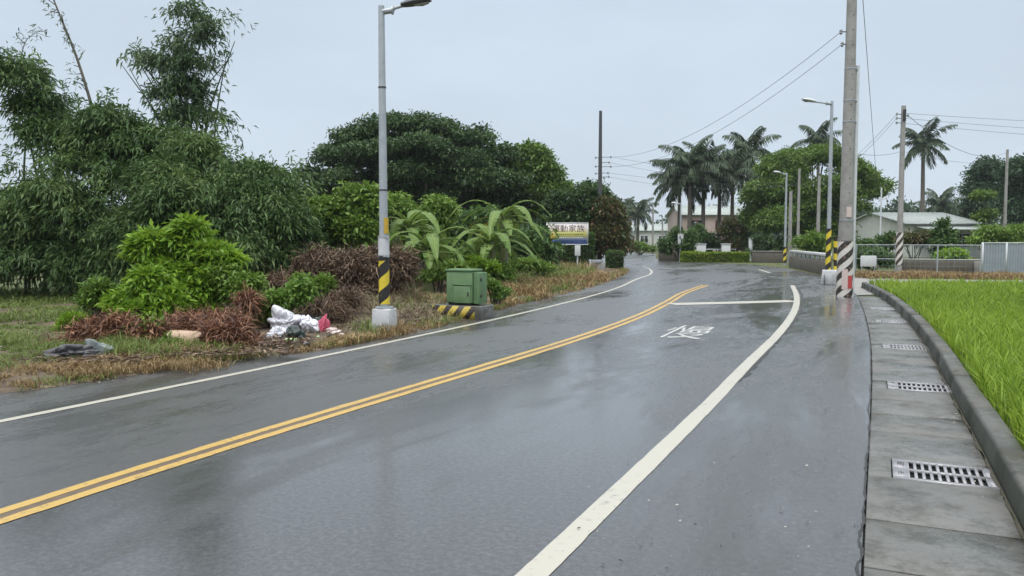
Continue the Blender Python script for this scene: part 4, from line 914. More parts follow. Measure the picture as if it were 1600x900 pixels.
# clipped hedges
def hedge(name, label, c, size, rz, mat, seed, n, Lg=0.09, group=None, cat='hedge'):
    rng = np.random.default_rng(seed); o = thing(name, label, cat, c, rz, group); sx, sy, sz = size
    core = MB(); core.box((0, 0, sz * 0.48), (sx * 0.93, sy * 0.86, sz * 0.90)); 
    f = rng.integers(0, 5, n); w = np.array([sx * sz, sx * sz, sy * sz, sy * sz, sx * sy]); f = rng.choice(5, n, p=w / w.sum())
    u = rng.uniform(-0.5, 0.5, n); v = rng.uniform(0, 1, n); P = np.zeros((n, 3)); N = np.zeros((n, 3))
    for k, (ax, sg) in enumerate(((1, -1), (1, 1), (0, -1), (0, 1))):
        q = f == k; P[q, ax] = sg * (sy if ax else sx) / 2; P[q, 1 - ax] = u[q] * (sx if ax else sy); P[q, 2] = v[q] * sz; N[q, ax] = sg
    q = f == 4; P[q, 0] = u[q] * sx; P[q, 1] = (v[q] - 0.5) * sy; P[q, 2] = sz; N[q, 2] = 1
    bump = fbm(P[:, 0] * 2.2 + P[:, 1], P[:, 2] * 2.2 + P[:, 1], seed) * 0.05
    P += N * bump[:, None] + rng.normal(0, 0.03, P.shape) - N * 0.04
    co = core.build('branches', M['bark'], o)
    leaf_object('foliage', leaves(P, N * 0.8 + rng.normal(0, 0.7, P.shape), Lg * rng.uniform(0.7, 1.4, n), Lg * 0.55 * rng.uniform(0.7, 1.4, n), rng, np.clip(rng.normal(0.5, 0.25, n) + bump * 4, 0, 1)), M[mat], o)
    return o
hedge('hedge', 'tall dark green clipped hedge behind the billboard posts', gp(893, 43.5), (2.3, 0.8, 1.95), 0, 'hedge', 501, 6500, 0.13, 'clipped hedges')
hedge('hedge', 'small cube shaped clipped hedge at the road bend, right of the white guard rail', gp(960, 43.5), (0.75, 1.2, 0.95), 0, 'hedge', 502, 2600, 0.11, 'clipped hedges')
hedge('hedge', 'long low yellow green clipped hedge across the road below the palms', gp(1116, 56.5), (4.7, 0.7, 0.66), rad(-3), 'gold_hedge', 503, 7500, 0.11, 'clipped hedges')

# ================================================================== PALMS
def palm_crown(rng, n, Lg, leaf_l, leaf_w, drop=1.0, hang=0.75):
    n = int(n * 1.25)
    parts = []; rach = MB()
    for i in range(n):
        az = 2.399 * i + rng.uniform(-0.2, 0.2); e0 = rad(82 - 120 * (i / n) ** 1.05 + rng.uniform(-8, 8)); fl = Lg * rng.uniform(0.85, 1.1); m = 12
        p = np.zeros(3); pts = [p.copy()]; e = e0
        for k in range(m):
            e -= rad(2.5 + 7.5 * drop * (k / m)) * 1.0; p = p + np.array([math.cos(az) * math.cos(e), math.sin(az) * math.cos(e), math.sin(e)]) * fl / m; pts.append(p.copy())
        pts = np.array(pts); rach.tube(pts, np.linspace(0.04, 0.010, m + 1) * Lg / 2.5, 4)
        q = np.linspace(0.12, 1.0, 30); ip = np.stack([np.interp(q * m, np.arange(m + 1), pts[:, c]) for c in range(3)], 1)
        tg = unit(np.gradient(ip, axis=0)); sd = unit(np.cross(tg, [0, 0, 1.0])); ll = leaf_l * np.sin(np.pi * (0.12 + 0.84 * q)) ** 0.6
        for s in (-1, 1):
            D = sd * s * 0.75 + tg * 0.45 + rng.normal(0, 0.12, ip.shape) + np.array([0, 0, -hang])
            parts.append(leaves(ip, D, ll * rng.uniform(0.85, 1.15, len(q)), leaf_w, rng, np.clip(rng.normal(0.5, 0.2, len(q)), 0, 1), 0.1, 0.25, up=np.broadcast_to(np.array([0, 0, 1.0]), ip.shape)))
    V = np.array(rach.V); Fr = np.array([f for f in rach.F if len(f) == 4]); rt = (V, np.concatenate([Fr[:, [0, 1, 2]], Fr[:, [0, 2, 3]]]), np.full(len(V), 0.7))
    return join(*parts, rt)
def palm(label, base, height, Lg, seed, n=17, r=0.17, drop=1.0, royal=True, lean=(0, 0), group='royal palms across the road', name='palm_tree', hang=0.75):
    rng = np.random.default_rng(seed); o = thing(name, label, 'palm', base, 0, group)
    lx, ly = lean; hs = height - (Lg * 0.42 if royal else 0.1)
    mb = MB(); pth = smooth_path([(0, 0, -0.05), (lx * 0.2, ly * 0.2, hs * 0.35), (lx * 0.6, ly * 0.6, hs * 0.7), (lx, ly, hs)], 5)
    rr = r * (1.15 - 0.35 * np.linspace(0, 1, len(pth)) + 0.12 * np.sin(np.linspace(0, 3.1, len(pth)))); mb.tube(pth, rr, 10); mb.build('trunk', M['palm_bark'], o, True)
    if royal:
        cs = MB(); cs.tube(smooth_path([(lx, ly, hs - 0.02), (lx, ly, (hs + height) / 2), (lx, ly, height)], 3), np.linspace(r * 0.95, r * 0.45, 7), 9); c_ = cs.build('crown_shaft', M['box_green_dark'], o, True)
    V, Fc, T = palm_crown(rng, n, Lg, Lg * 0.27, 0.085 * Lg / 2.6, drop, hang)
    np_object('crown', V + np.array([lx, ly, height - 0.1]), [Fc], M['palm'], o, tint=T); return o
palm('leftmost royal palm of the row across the road, with low hanging fronds', gp(1060, 72), 7.0, 3.4, 601, 18)
palm('second royal palm from the left in the row, its dark trunk beside the pink house', gp(1076, 70), 8.0, 3.4, 602, 18)
palm('third royal palm in the row, in front of the pink wall', gp(1097, 71), 8.0, 3.3, 603, 18)
palm('fourth royal palm in the row, slimmer crown before the pink house roof', gp(1122, 74), 8.1, 3.1, 604, 16)
palm('fifth royal palm in the row, hanging low beside the round tree', gp(1142, 72), 7.5, 3.2, 605, 17)
palm('tallest royal palm of the row, with spreading fronds above its neighbours', gp(1166, 75), 9.9, 3.4, 606, 14, drop=1.0)
palm('palm crown showing over the top of the round tree', gp(1274, 86), 12.2, 3.1, 607, 15, drop=1.05)
palm('lone coconut palm with a bare slim trunk, above the grey roofed house', gp(1438, 96), 13.0, 4.0, 608, 15, 0.22, 0.75, False, (-0.2, 0.0), 'palms standing apart', hang=0.45)
palm('dark palm far down the road at the bend', gp(995, 92), 4.7, 2.7, 609, 14, 0.16, 1.0, False, (0.1, 0), 'palms standing apart')
palm('small palm far down the road, in front of the pale house there', gp(975, 100), 5.6, 2.3, 610, 13, 0.14, 1.0, False, (0, 0), 'palms standing apart')
palm('low dark palm behind the coconut palm, over the grey house roof', gp(1465, 108), 6.2, 3.5, 611, 16, 0.2, 0.9, False, (0, 0), 'palms standing apart')

# ================================================================== TREES ON THE RIGHT
RG = 'trees on the right beyond the fence'
tree('round_tree', 'big rounded bright green tree behind the lamps and striped poles', 'tree', 421, gp(1270, 64),
     px_lobes(64, [(1225, 260, 40, 30), (1275, 252, 44, 24), (1320, 268, 38, 28), (1195, 290, 34, 34), (1350, 295, 28, 32), (1240, 300, 50, 40, -2), (1295, 305, 50, 40, -2), (1190, 335, 28, 36), (1332, 316, 34, 28, -1), (1225, 350, 46, 34, -2), (1285, 355, 50, 32, -2), (1362, 298, 14, 20), (1180, 310, 18, 30)], 1.0),
     'round_tree', 4200, 17, 0.24, 0.24, 0.12, 0.3, limbs=16, flat=0.5, lump=0.2, out=0.7, droop=0.25, heads=0.75)
tree('broadleaf_tree', 'tall dark tree left of the thin pole at the far right', 'tree', 422, gp(1540, 78), px_lobes(78, [(1540, 270, 24, 22), (1525, 300, 22, 20), (1550, 300, 24, 24), (1535, 330, 30, 20)], 1.0), 'far_tree', 800, 15, 0.36, 0.36, 0.17, 0.2, limbs=8, group=RG, heads=0.6)
tree('broadleaf_tree', 'large dark tree cut off by the right edge of the view', 'tree', 423, gp(1605, 70), px_lobes(70, [(1600, 275, 30, 30), (1590, 310, 26, 26), (1620, 290, 40, 44), (1610, 335, 40, 26), (1575, 330, 18, 20)], 1.0), 'far_tree', 1200, 15, 0.34, 0.34, 0.16, 0.25, limbs=8, group=RG, heads=0.6)
tree('papaya_tree', 'small pale papaya like tree with a flat top, in front of the tall dark tree', 'tree', 424, gp(1536, 60), px_lobes(60, [(1536, 304, 16, 5), (1524, 306, 9, 4), (1548, 304, 9, 4), (1545, 335, 14, 10), (1530, 340, 10, 8)], 1.0), 'round_tree', 170, 12, 0.16, 0.3, 0.11, 0.09, limbs=5, group=RG)
def small(label, seed, Y, items, mat, clumps, name='bush', cat='bush', group='bushes in front of the grey roofed house', Lg=0.24, W=0.10, cr=0.16, **kw): return shrub(name, label, seed, Y, items, mat, clumps, 11, cr, Lg, W, group, cat, **kw)
small('leafy bush with bare stems in front of the white gable', 431, 46, [(1380, 374, 12, 5), (1392, 370, 8, 4), (1352, 382, 12, 7), (1385, 384, 9, 7)], 'tree_mid', 170)
small('wide low bush with yellowish tips under the grey eave', 432, 45, [(1425, 372, 22, 8), (1450, 370, 18, 9), (1410, 376, 12, 8)], 'croton', 300)
small('tiered dark green bush in the middle of the garden, before the house door', 433, 44, [(1474, 350, 9, 7), (1476, 364, 17, 7), (1474, 378, 22, 9), (1478, 392, 22, 8)], 'tree_mid', 380, low=-0.5)
small('tall loose light green bush between the garden and the grey gate', 434, 47, [(1548, 362, 22, 10), (1535, 375, 22, 10), (1568, 368, 20, 10), (1590, 362, 22, 12), (1575, 380, 26, 8)], 'vine', 480)
small('long mass of light green bushes behind the grey gate', 435, 52, [(1600, 365, 30, 14), (1640, 368, 40, 16)], 'vine', 380)
small('pale lime bush by the fence in the middle of the garden', 436, 42, [(1488, 398, 17, 7), (1475, 402, 12, 6)], 'bright', 240)
small('leafy green bush behind the bridge parapet and the far lamp', 437, 50, [(1255, 380, 14, 14), (1272, 375, 14, 14), (1286, 382, 12, 16), (1262, 398, 20, 8)], 'vine', 420, group='bushes beside the bridge')
small('dark bush covered fence corner beside the white notice', 438, 41, [(1350, 398, 18, 8), (1372, 397, 14, 8), (1340, 408, 16, 8), (1385, 406, 14, 8)], 'tree_mid', 420)
small('small bush round the foot of the far lamp, left of the low hedge', 439, 58, [(1040, 385, 12, 16), (1058, 370, 12, 14), (1068, 385, 16, 16), (1080, 370, 10, 14)], 'tree_mid', 420, group='garden bushes below the palms')
small('spiky dark shrub in front of the pink wall', 440, 66, [(1105, 375, 14, 14), (1120, 382, 12, 10), (1098, 390, 14, 8)], 'rain_tree', 280, group='garden bushes below the palms', droop=-0.5)
small('garden tree with yellow bronze leaves before the pink house', 441, 66, [(1140, 350, 14, 10), (1152, 358, 14, 10), (1132, 362, 12, 10), (1145, 382, 20, 12)], 'croton', 360, group='garden bushes below the palms')
small('dark leafy shrub between the far lamp and the broad white gate pillar', 444, 63, [(1080, 372, 14, 14), (1092, 362, 12, 12), (1070, 385, 12, 12)], 'tree_mid', 320, group='garden bushes below the palms')
small('upright dark bush touching the round tree, in front of the pink wall end', 445, 68, [(1160, 352, 12, 18), (1168, 372, 12, 18), (1154, 375, 12, 12)], 'tree_mid', 340, group='garden bushes below the palms')
small('dark shrub under the round tree, beside the far white gate post', 442, 60, [(1190, 378, 16, 14), (1208, 390, 14, 12), (1222, 385, 12, 14), (1180, 392, 14, 8)], 'rain_tree', 320, group='garden bushes below the palms')
small('clump of green roadside plants where the far road leaves the view', 443, 80, [(1000, 385, 12, 8), (1018, 388, 10, 6), (985, 386, 10, 8)], 'vine', 240, group='bushes beyond the bend')
# far wood
rng = np.random.default_rng(61)
n = 210; lob = []
for i in range(n):
    x = -130 + 300 * i / n + rng.normal(0, 1.5); y = 150 + rng.normal(0, 8); h = rng.uniform(5.0, 6.6) if x > 58 else rng.uniform(3.2, 5.6) * (1.0 if x > 30 or x < 5 else 0.55)
    lob.append((x, y, h * 0.5, rng.uniform(3, 5), 4, h * rng.uniform(0.8, 1.15)))
leaf_object('wood', foliage(rng, lob, 15000, 6, 0.7, 0.8, 0.45, 0.6, low=-0.3), M['far_tree']); tag(bpy.data.objects['wood'], 'far dark belt of trees closing the view behind the houses', 'wood', kind='stuff')

# ================================================================== STREET LAMPS
def street_lamp(label, base, H, r, arm, arm_dir, head_l, head_mat, rise=0.12, stripes=None, block=None, thick=1.0):
    o = thing('street_lamp', label, 'street lamp', base, 0, 'street lamps along the road')
    z0 = 0.0
    if block:
        b = MB(); b.box((0, 0, block[2] / 2 - 0.02), (block[0], block[1], block[2] + 0.04), RD * -0.6, 0.93); b.build('base_block', M['whitewash'], o, bevel=0.02); z0 = block[2]
        f = MB(); f.tube([(0, 0, z0 - 0.005), (0, 0, z0 + 0.03)], r * 1.9, 12); f.build('base_flange', M['galv'], o, True)
    p = MB(); p.tube([(0, 0, z0 - 0.01), (0, 0, H * 0.5), (0, 0, H)], [r, r * 0.82, r * 0.62], 14); p.build('pole', M['galv'], o, True)
    ad = np.array([arm_dir[0], arm_dir[1], 0]); ad = ad / np.linalg.norm(ad); zA = H - 0.10
    a = MB(); a.tube([np.array([0, 0, zA]), ad * 0.20 + [0, 0, zA + rise * 0.2]], [r * 0.60, r * 0.58], 10); a.tube([ad * 0.20 + [0, 0, zA + rise * 0.2], ad * arm * 0.6 + [0, 0, zA + rise * 0.6], ad * arm + [0, 0, zA + rise]], [r * 0.36, r * 0.34, r * 0.34], 8)
    a.tube([ad * 0.185 + [0, 0, zA + rise * 0.2], ad * 0.215 + [0, 0, zA + rise * 0.2]], r * 0.82, 10); a.build('arm', M['galv'], o, True)
    # cobra head: a flat tapered shell with a lens below
    h = MB(); n = 9; up = rise * 0.45 / max(arm, 0.3); ring = []
    sd = np.array([-ad[1], ad[0], 0])
    for i in range(n):
        t = i / (n - 1); w = (0.045 + 0.105 * math.sin(math.pi * min(1, 0.10 + t * 0.80)) ** 0.7) * thick; hh = (0.028 + 0.052 * math.sin(math.pi * min(1, 0.12 + t * 0.80))) * thick
        c = ad * (arm - 0.04 + head_l * t) + np.array([0, 0, zA + rise + head_l * t * 0.16])
        ring.append([c + sd * w * math.cos(q) + np.array([0, 0, hh * (math.sin(q) if math.sin(q) > 0 else 0.55 * math.sin(q))]) for q in np.linspace(0, 2 * math.pi, 12, endpoint=False)])
    h.add([v for q in ring for v in q], [(i * 12 + k, i * 12 + (k + 1) % 12, (i + 1) * 12 + (k + 1) % 12, (i + 1) * 12 + k) for i in range(n - 1) for k in range(12)] + [tuple(range(11, -1, -1)), tuple((n - 1) * 12 + k for k in range(12))])
    hd = h.build('lamp_head', M[head_mat], o, True)
    ln = MB(); c0 = ad * (arm + head_l * 0.38) + np.array([0, 0, zA + rise + head_l * 0.06 - 0.035 * thick]); c1 = ad * (arm + head_l * 0.86) + np.array([0, 0, zA + rise + head_l * 0.135 - 0.035 * thick])
    ln.tube([c0, (c0 + c1) / 2 - [0, 0, 0.012], c1], [0.045 * thick, 0.075 * thick, 0.045 * thick], 10, squash=0.3); ln.build('lens', M['lens'], hd, True)
    if stripes:
        s = MB(); s.tube([(0, 0, stripes[0]), (0, 0, stripes[1])], [r * 1.06 + 0.004, r * 1.02 + 0.004], 20, cap=False); s.build('striped_sleeve', M['stripe_pole'], o, True)
    return o
L1 = street_lamp('nearest street lamp, grey pole with yellow black stripes on a white concrete block', G(601, 520), 5.76, 0.088, 0.40, (1.0, -0.10), 0.52, 'lamp_dark', 0.10, (0.52, 1.36), (0.36, 0.36, 0.44))
nt_ = MB(); nt_.tube([(0, 0, 1.40), (0, 0, 1.70)], 0.100, 20, cap=False); nt_.build('notice_sleeve', M['paper'], L1, True)
for z in (1.385, 1.72): 
    b_ = MB(); b_.tube([(0, 0, z - 0.018), (0, 0, z + 0.018)], 0.106, 16); b_.box((0.085, -0.08, z), (0.05, 0.04, 0.05)); b_.build('clamp', M['galv'], L1, True)
b_ = MB(); b_.tube([(0, 0, 1.30), (0, 0, 1.37)], 0.098, 14, cap=False); b_.box((-0.03, -0.10, 1.36), (0.09, 0.03, 0.05), 0.3); b_.build('torn_tape', M['iron'], L1, True)
yk = MB(); q = np.linspace(-1.35, -0.1, 8); ys = [(0.092 * math.cos(t), 0.092 * math.sin(t)) for t in q]
yk.strip([(a, b, 1.78) for a, b in ys], [(a, b, 2.06) for a, b in ys]); yk.build('yellow_sticker', M['yellow'], L1)
for z in (2.55, 4.35):
    b_ = MB(); b_.tube([(0, 0, z - 0.012), (0, 0, z + 0.012)], 0.088 - z * 0.005 + 0.006, 14); b_.build('strap', M['iron'], L1, True)
L2 = street_lamp('pale street lamp rising behind the striped utility pole, arm reaching left over the road', G(1293, 444), 6.68, 0.085, 0.70, (-1.0, -0.15), 0.50, 'galv_pale', 0.06, (0.50, 2.05), None)
bb = MB(); bb.box((0.10, -0.1, 0.26), (0.74, 0.55, 0.54), rad(-20), 0.86); bb.build('base_block', M['whitewash'], L2, bevel=0.03)
lb = MB(); lb.box((-0.24, -0.30, 0.20), (0.012, 0.40, 0.34), rad(-20)); lb.build('dark_panel', M['iron'], L2)
gd = MB(); gd.tube([(0.30, -0.02, 0.50), (0.26, 0.0, 1.75)], 0.085, 14); gd.build('striped_guard', M['stripe_pole'], L2, True)
street_lamp('third pale street lamp, beside the bridge parapet under the round tree', G(1226, 414.5), 5.75, 0.085, 0.45, (-1, -0.1), 0.42, 'galv_pale', 0.10, (0.15, 1.15), None)
L4 = street_lamp('far street lamp at the bend, carrying a small white sign below its arm', gp(1062, 57.5), 4.25, 0.07, 0.30, (-1, -0.1), 0.42, 'galv_pale', 0.02, None, None)
sb = MB(); sb.box((0, -0.11, 1.62), (0.40, 0.03, 0.80)); sb.build('sign_plate', M['steel_white'], L4, bevel=0.012)
sg = MB(); sg.tube([(0.06, -0.135, 1.30), (0.06, -0.135, 1.58), (-0.06, -0.135, 1.76), (-0.04, -0.135, 1.88)], 0.035, 6); sg.build('arrow_marking', M['iron'], L4)

# ================================================================== UTILITY POLES AND WIRES
def pole(label, base, H, r0, r1, mat='concrete', name='utility_pole', group='utility poles', n=14):
    o = thing(name, label, 'utility pole', base, 0, group)
    p = MB(); p.tube([(0, 0, -0.05), (0, 0, H / 2), (0, 0, H)], [r0, (r0 + r1) / 2, r1], n); p.build('shaft', M[mat], o, True); return o
def insulator(o, p, d, length=0.22):
    m = MB(); p = np.array(p); d = unit(np.array(d, float)); m.tube([p, p + d * length], 0.016, 6); b = m.build('bracket', M['iron'], o, True)
    k = MB(); e = p + d * length; k.tube([e - [0, 0, 0.07], e - [0, 0, 0.03], e, e + [0, 0, 0.03], e + [0, 0, 0.07]], [0.03, 0.05, 0.032, 0.05, 0.025], 8); k.build('insulator', M['porcelain'], o, True)
    return e
MPB = G(1319, 463); MY = MPB[1]
MP = pole('tall weathered concrete utility pole with white and black stripes at its foot, by the kerb', MPB, 10.6, 0.205, 0.118)
s_ = MB(); s_.tube([(0, 0, 0.0), (0, 0, 1.60)], [0.232, 0.214], 24, cap=False); s_.build('striped_sleeve', M['stripe_bw'], MP, True)
s_ = MB(); s_.tube([(0, 0, 1.62), (0, 0, 1.80), (0, 0, 2.16)], [0.214, 0.207, 0.200], 20, cap=False); s_.build('grey_wrap', M['side_road'], MP, True)
def plate(o, name, mat, rr, a0, a1, z0, z1):
    m = MB(); q = np.linspace(a0, a1, 7); m.strip([(rr * math.cos(t), rr * math.sin(t), z0) for t in q], [(rr * math.cos(t), rr * math.sin(t), z1) for t in q]); return m.build(name, M[mat], o)
plate(MP, 'label_plate', 'pink_tag', 0.205, -1.95, -1.2, 2.30, 2.60)
plate(MP, 'red_sticker', 'red', 0.238, -1.6, -0.9, 0.24, 0.62); plate(MP, 'red_sticker', 'pink_tag', 0.2375, -2.3, -1.6, 0.22, 0.8)
for z in (2.22, 5.05, 5.65, 6.55): 
    m = MB(); m.tube([(0, 0, z - 0.015), (0, 0, z + 0.015)], 0.205 - z * 0.0081 + 0.008, 16); m.tube([(0.19, 0.06, z - 0.015), (0.19, 0.06, z + 0.015)], 0.07, 12); m.build('steel_band', M['galv'], MP, True)
for z in np.arange(3.0, 9.6, 0.42):
    m = MB(); r_ = 0.205 - z * 0.0081; m.tube([(0.0, -r_ + 0.012, z), (0, -r_ - 0.004, z)], 0.015, 8); m.build('bolt_hole', M['iron'], MP)
e1 = insulator(MP, (-0.12, 0, 7.6), (-1, 0.3, 0.05), 0.16); e2 = insulator(MP, (-0.12, 0, 7.25), (-1, 0.3, 0.05), 0.12)
MC = pole('thin pale steel pole strapped to the right side of the striped utility pole', MPB + np.array([0.25, 0.07, 0]), 6.66, 0.062, 0.055, 'galv_pale', 'steel_pole')
LP = pole('dark slim utility pole on the left behind the billboard', gp(936.5, 46), 8.95, 0.15, 0.085, 'creosote')
le = [insulator(LP, (0.10, 0, z), (1, 0.1, 0.03), ln) for z, ln in ((6.32, 0.52), (6.02, 0.42), (5.78, 0.52), (5.42, 0.36), (5.20, 0.40))]
for z in (6.3, 5.8, 5.4): insulator(LP, (-0.10, 0, z), (-1, 0.1, 0.0), 0.16)
RP = pole('grey utility pole with black and white stripes at its foot, before the rail fence', G(1404, 431), 7.58, 0.135, 0.095)
s_ = MB(); s_.tube([(0, 0, 0.5), (0, 0, 1.95)], [0.152, 0.148], 20, cap=False); s_.build('striped_sleeve', M['stripe_bw'], RP, True)
re_ = [insulator(RP, (-0.09, 0, z), (-1, -0.1, 0.04), 0.22) for z in (7.20, 7.02, 6.82)] + [insulator(RP, (0.09, 0, 7.15), (1, 0, 0), 0.12)]
m = MB(); m.tube([(0, -0.10, 6.9), (0, -0.10, 7.4)], 0.07, 10); m.build('junction_box', M['iron'], RP, True)
P5 = pole('slim utility pole in front of the tall dark trees at the far right', gp(1566, 60), 8.3, 0.13, 0.09)
P6 = pole('slim grey concrete pole in front of the round tree, tallest of the group there', gp(1245, 55), 6.45, 0.11, 0.08)
P7 = pole('utility pole with insulators in front of the round tree, right of the slim grey one', gp(1276, 58), 6.2, 0.15, 0.10)
p7 = [insulator(P7, (-0.11, 0, z), (-1, 0, 0.03), 0.3) for z in (6.0, 5.75, 5.5)]; [insulator(P7, (0.11, 0, z), (1, 0, 0.03), 0.22) for z in (5.9, 5.6)]
P8 = pole('short mossy concrete pole right beside the third street lamp', gp(1232.5, 51.5), 4.7, 0.13, 0.10)
P9 = pole('short grey post at the left end of the road bend, before the dark palm', gp(1034, 64), 3.3, 0.08, 0.06)
P10 = pole('pale slim pole far down the road, behind the bronze red tree', gp(1019, 88), 5.2, 0.12, 0.09)
P11 = pole('short dark pole top between the left trees, left of the billboard pole', gp(889, 56), 5.3, 0.11, 0.08, 'creosote')
def wire(label, a, b, sag, r=0.0075):
    a = np.asarray(a, float); b = np.asarray(b, float); m = MB(); o = thing('overhead_wire', label, 'wire', a, 0, 'overhead wires')
    t = np.linspace(0, 1, 25)[:, None]; P = (b - a) * t; P[:, 2] -= sag * 4 * (t * (1 - t))[:, 0]; m.tube(P, r, 5); m.build('cable', M['wire'], o, True)
Lo = lambda o, p: np.array(o.location) + np.asarray(p)
wire('upper wire running down left from the striped utility pole to the dark slim pole', Lo(MP, e1), Lo(LP, le[0]), 0.9)
wire('lower wire running down left from the striped utility pole to the dark slim pole', Lo(MP, e2), Lo(LP, le[2]), 0.9)
wire('top wire from the dark slim pole across the open sky to the palms', Lo(LP, le[0]) + [0, 0, 0.02], Lo(P7, p7[0]), 0.30)
wire('second wire from the dark slim pole across the open sky to the palms', Lo(LP, le[1]), Lo(P7, p7[1]), 0.45)
wire('low sagging wire from the dark slim pole to the palms', Lo(LP, le[3]), Lo(P7, p7[2]), 0.25)
wire('lowest slack wire from the dark slim pole to the palms', Lo(LP, le[4]), Lo(P6, (0, 0, 5.4)), 0.5)
wire('steep thin wire dropping from the top of the striped utility pole to the garden', Lo(MP, (0.12, 0, 10.4)), at(1371, 300, 46), 0.1, 0.011)
wire('top wire from the fence side utility pole to the poles under the round tree', Lo(RP, re_[0]), Lo(P7, (0.33, 0, 6.0)), 0.35)
wire('second wire from the fence side utility pole to the poles under the round tree', Lo(RP, re_[1]), Lo(P7, (0.33, 0, 5.7)), 0.35)
wire('wire sloping right from the fence side utility pole down to the far right slim pole', Lo(RP, re_[3]), Lo(P5, (0, 0, 8.1)), 0.9, 0.012)
wire('topmost of the three level wires leaving the view at the right', Lo(RP, (0.1, 0, 7.25)), at(1900, 198, 40), 0.12)
wire('middle of the three level wires leaving the view at the right', Lo(RP, (0.1, 0, 7.02)), at(1900, 214, 40), 0.12)
wire('lowest of the three level wires leaving the view at the right', Lo(RP, (0.1, 0, 6.8)), at(1900, 226, 40), 0.14)
wire('wire at palm crown height between the fence side pole and the far right pole', Lo(RP, (0.1, 0, 5.55)), Lo(P5, (0, 0, 7.4)), 0.3)
wire('wire passing behind the striped pole at the height of the round tree top', Lo(MP, (0.15, 0, 4.15)), Lo(RP, (-0.1, 0, 5.55)), 0.1)
sp = pole('low pale service post with a bent top in the garden, below the steep wire', gp(1373, 46), 4.6, 0.05, 0.04, 'galv_pale', 'service_post')
m = MB(); m.tube([(0, 0, 3.9), (0.28, 0, 4.05), (0.30, 0, 3.85)], 0.04, 8); m.build('bent_pipe', M['galv_pale'], sp, True)

# ================================================================== CABINET ON ITS PLINTH
def rot(o, a): o.rotation_euler = (0, 0, a); return o
CB = G(716, 499); 
pl = rot(thing('plinth', 'low concrete plinth with yellow and black stripes, carrying the green cabinet', 'plinth', CB + ALONG * 0.20 - ACROSS * 0.10, 0), -RD)
m = MB(); m.box((0, 0.20, 0.12), (1.16, 0.62, 0.32)); m.build('block', M['gutter'], pl, bevel=0.015)
m = MB(); m.box((-0.07, -0.112, 0.125), (1.02, 0.008, 0.292)); m.build('striped_face', M['stripe_plinth'], pl)
cbn = rot(thing('electrical_cabinet', 'green metal roadside cabinet with a lower door, standing on the striped plinth', 'cabinet', np.array(pl.location) + ALONG * 0.20 + ACROSS * 0.12 + [0, 0, 0.285], 0), -RD)
m = MB(); m.box((-0.10, 0, 0.38), (0.62, 0.44, 0.66)); m.build('body', M['box_green'], cbn, bevel=0.012)
m = MB(); m.box((-0.10, 0, 0.735), (0.66, 0.48, 0.045)); m.build('roof', M['box_green_dark'], cbn, bevel=0.008)
m = MB(); m.box((-0.02, -0.232, 0.225), (0.40, 0.022, 0.36)); dr = m.build('door', M['box_green'], cbn, bevel=0.006)
m = MB(); m.box((0.13, -0.252, 0.24), (0.02, 0.02, 0.09)); m.build('handle', M['iron'], dr)
m = MB(); m.box((-0.02, -0.236, 0.432), (0.44, 0.03, 0.022)); m.build('drip_rail', M['box_green_dark'], cbn)
m = MB(); m.box((-0.10, 0, 0.025), (0.56, 0.38, 0.05)); m.build('base', M['iron'], cbn)
m = MB(); m.box((0.29, 0.0, 0.36), (0.14, 0.36, 0.66)); m.build('side_box', M['box_green_dark'], cbn, bevel=0.01)
for z in (0.20, 0.55): m = MB(); m.box((0.366, -0.1, z), (0.016, 0.05, 0.07)); m.build('hinge', M['iron'], cbn)

# ================================================================== BILLBOARD
def bands_material(name, stops):
    m, n, b, o = new_mat(name); co = objco(n); s = n.nodes.new('ShaderNodeSeparateXYZ'); n.links.new(co, s.inputs[0])
    t = noise(n, 3.0, 4, 0.6, co); z = math_node(n, 'ADD', s.outputs['Z'], math_node(n, 'MULTIPLY', math_node(n, 'SUBTRACT', t.outputs['Fac'], 0.5), 0.16))
    r = ramp(n, stops); n.links.new(z, r.inputs[0]); n.links.new(r.outputs[0], b.inputs['Base Color']); b.inputs['Roughness'].default_value = 0.45; return m
M['billboard'] = bands_material('billboard_print', [(0.0, (0.05, 0.13, 0.40)), (0.16, (0.17, 0.27, 0.55)), (0.22, (0.30, 0.40, 0.58)), (0.30, (0.52, 0.56, 0.50)), (0.38, (0.60, 0.56, 0.20)), (0.55, (0.66, 0.60, 0.20)), (0.66, (0.66, 0.60, 0.36)), (0.76, (0.66, 0.58, 0.55)), (1.0, (0.70, 0.66, 0.66))])
M['print_dark'] = surf('dark_print', (0.05, 0.03, 0.025), (0.12, 0.05, 0.03), rough=0.5, scale=10); M['print_green'] = surf('green_print', (0.20, 0.33, 0.06), rough=0.5)
M['print_blue'] = surf('blue_print', (0.04, 0.10, 0.36), rough=0.5); M['print_pale'] = surf('pale_print', (0.55, 0.62, 0.72), rough=0.5)
BY = 40.0; bbp = gp(886, BY); bl = thing('billboard', 'small roadside billboard with dark lettering on white, a yellow band and a blue foot', 'billboard', bbp, rad(-4))
BW, BZ0, BZ1 = 2.02, 1.40, 2.44
m = MB(); m.box((0, 0, (BZ1 - BZ0) / 2), (BW, 0.05, BZ1 - BZ0)); bp_ = m.build('panel', M['billboard'], bl); bp_.location = (0, 0, BZ0)
fr = MB()
for (cx, cz, sx, sz) in ((0, BZ0 - 0.02, BW + 0.08, 0.04), (0, BZ1 + 0.02, BW + 0.08, 0.04), (-BW / 2 - 0.02, (BZ0 + BZ1) / 2, 0.04, BZ1 - BZ0), (BW / 2 + 0.02, (BZ0 + BZ1) / 2, 0.04, BZ1 - BZ0)): fr.box((cx, 0.0, cz), (sx, 0.07, sz))
fr.build('frame', M['steel_white'], bl)
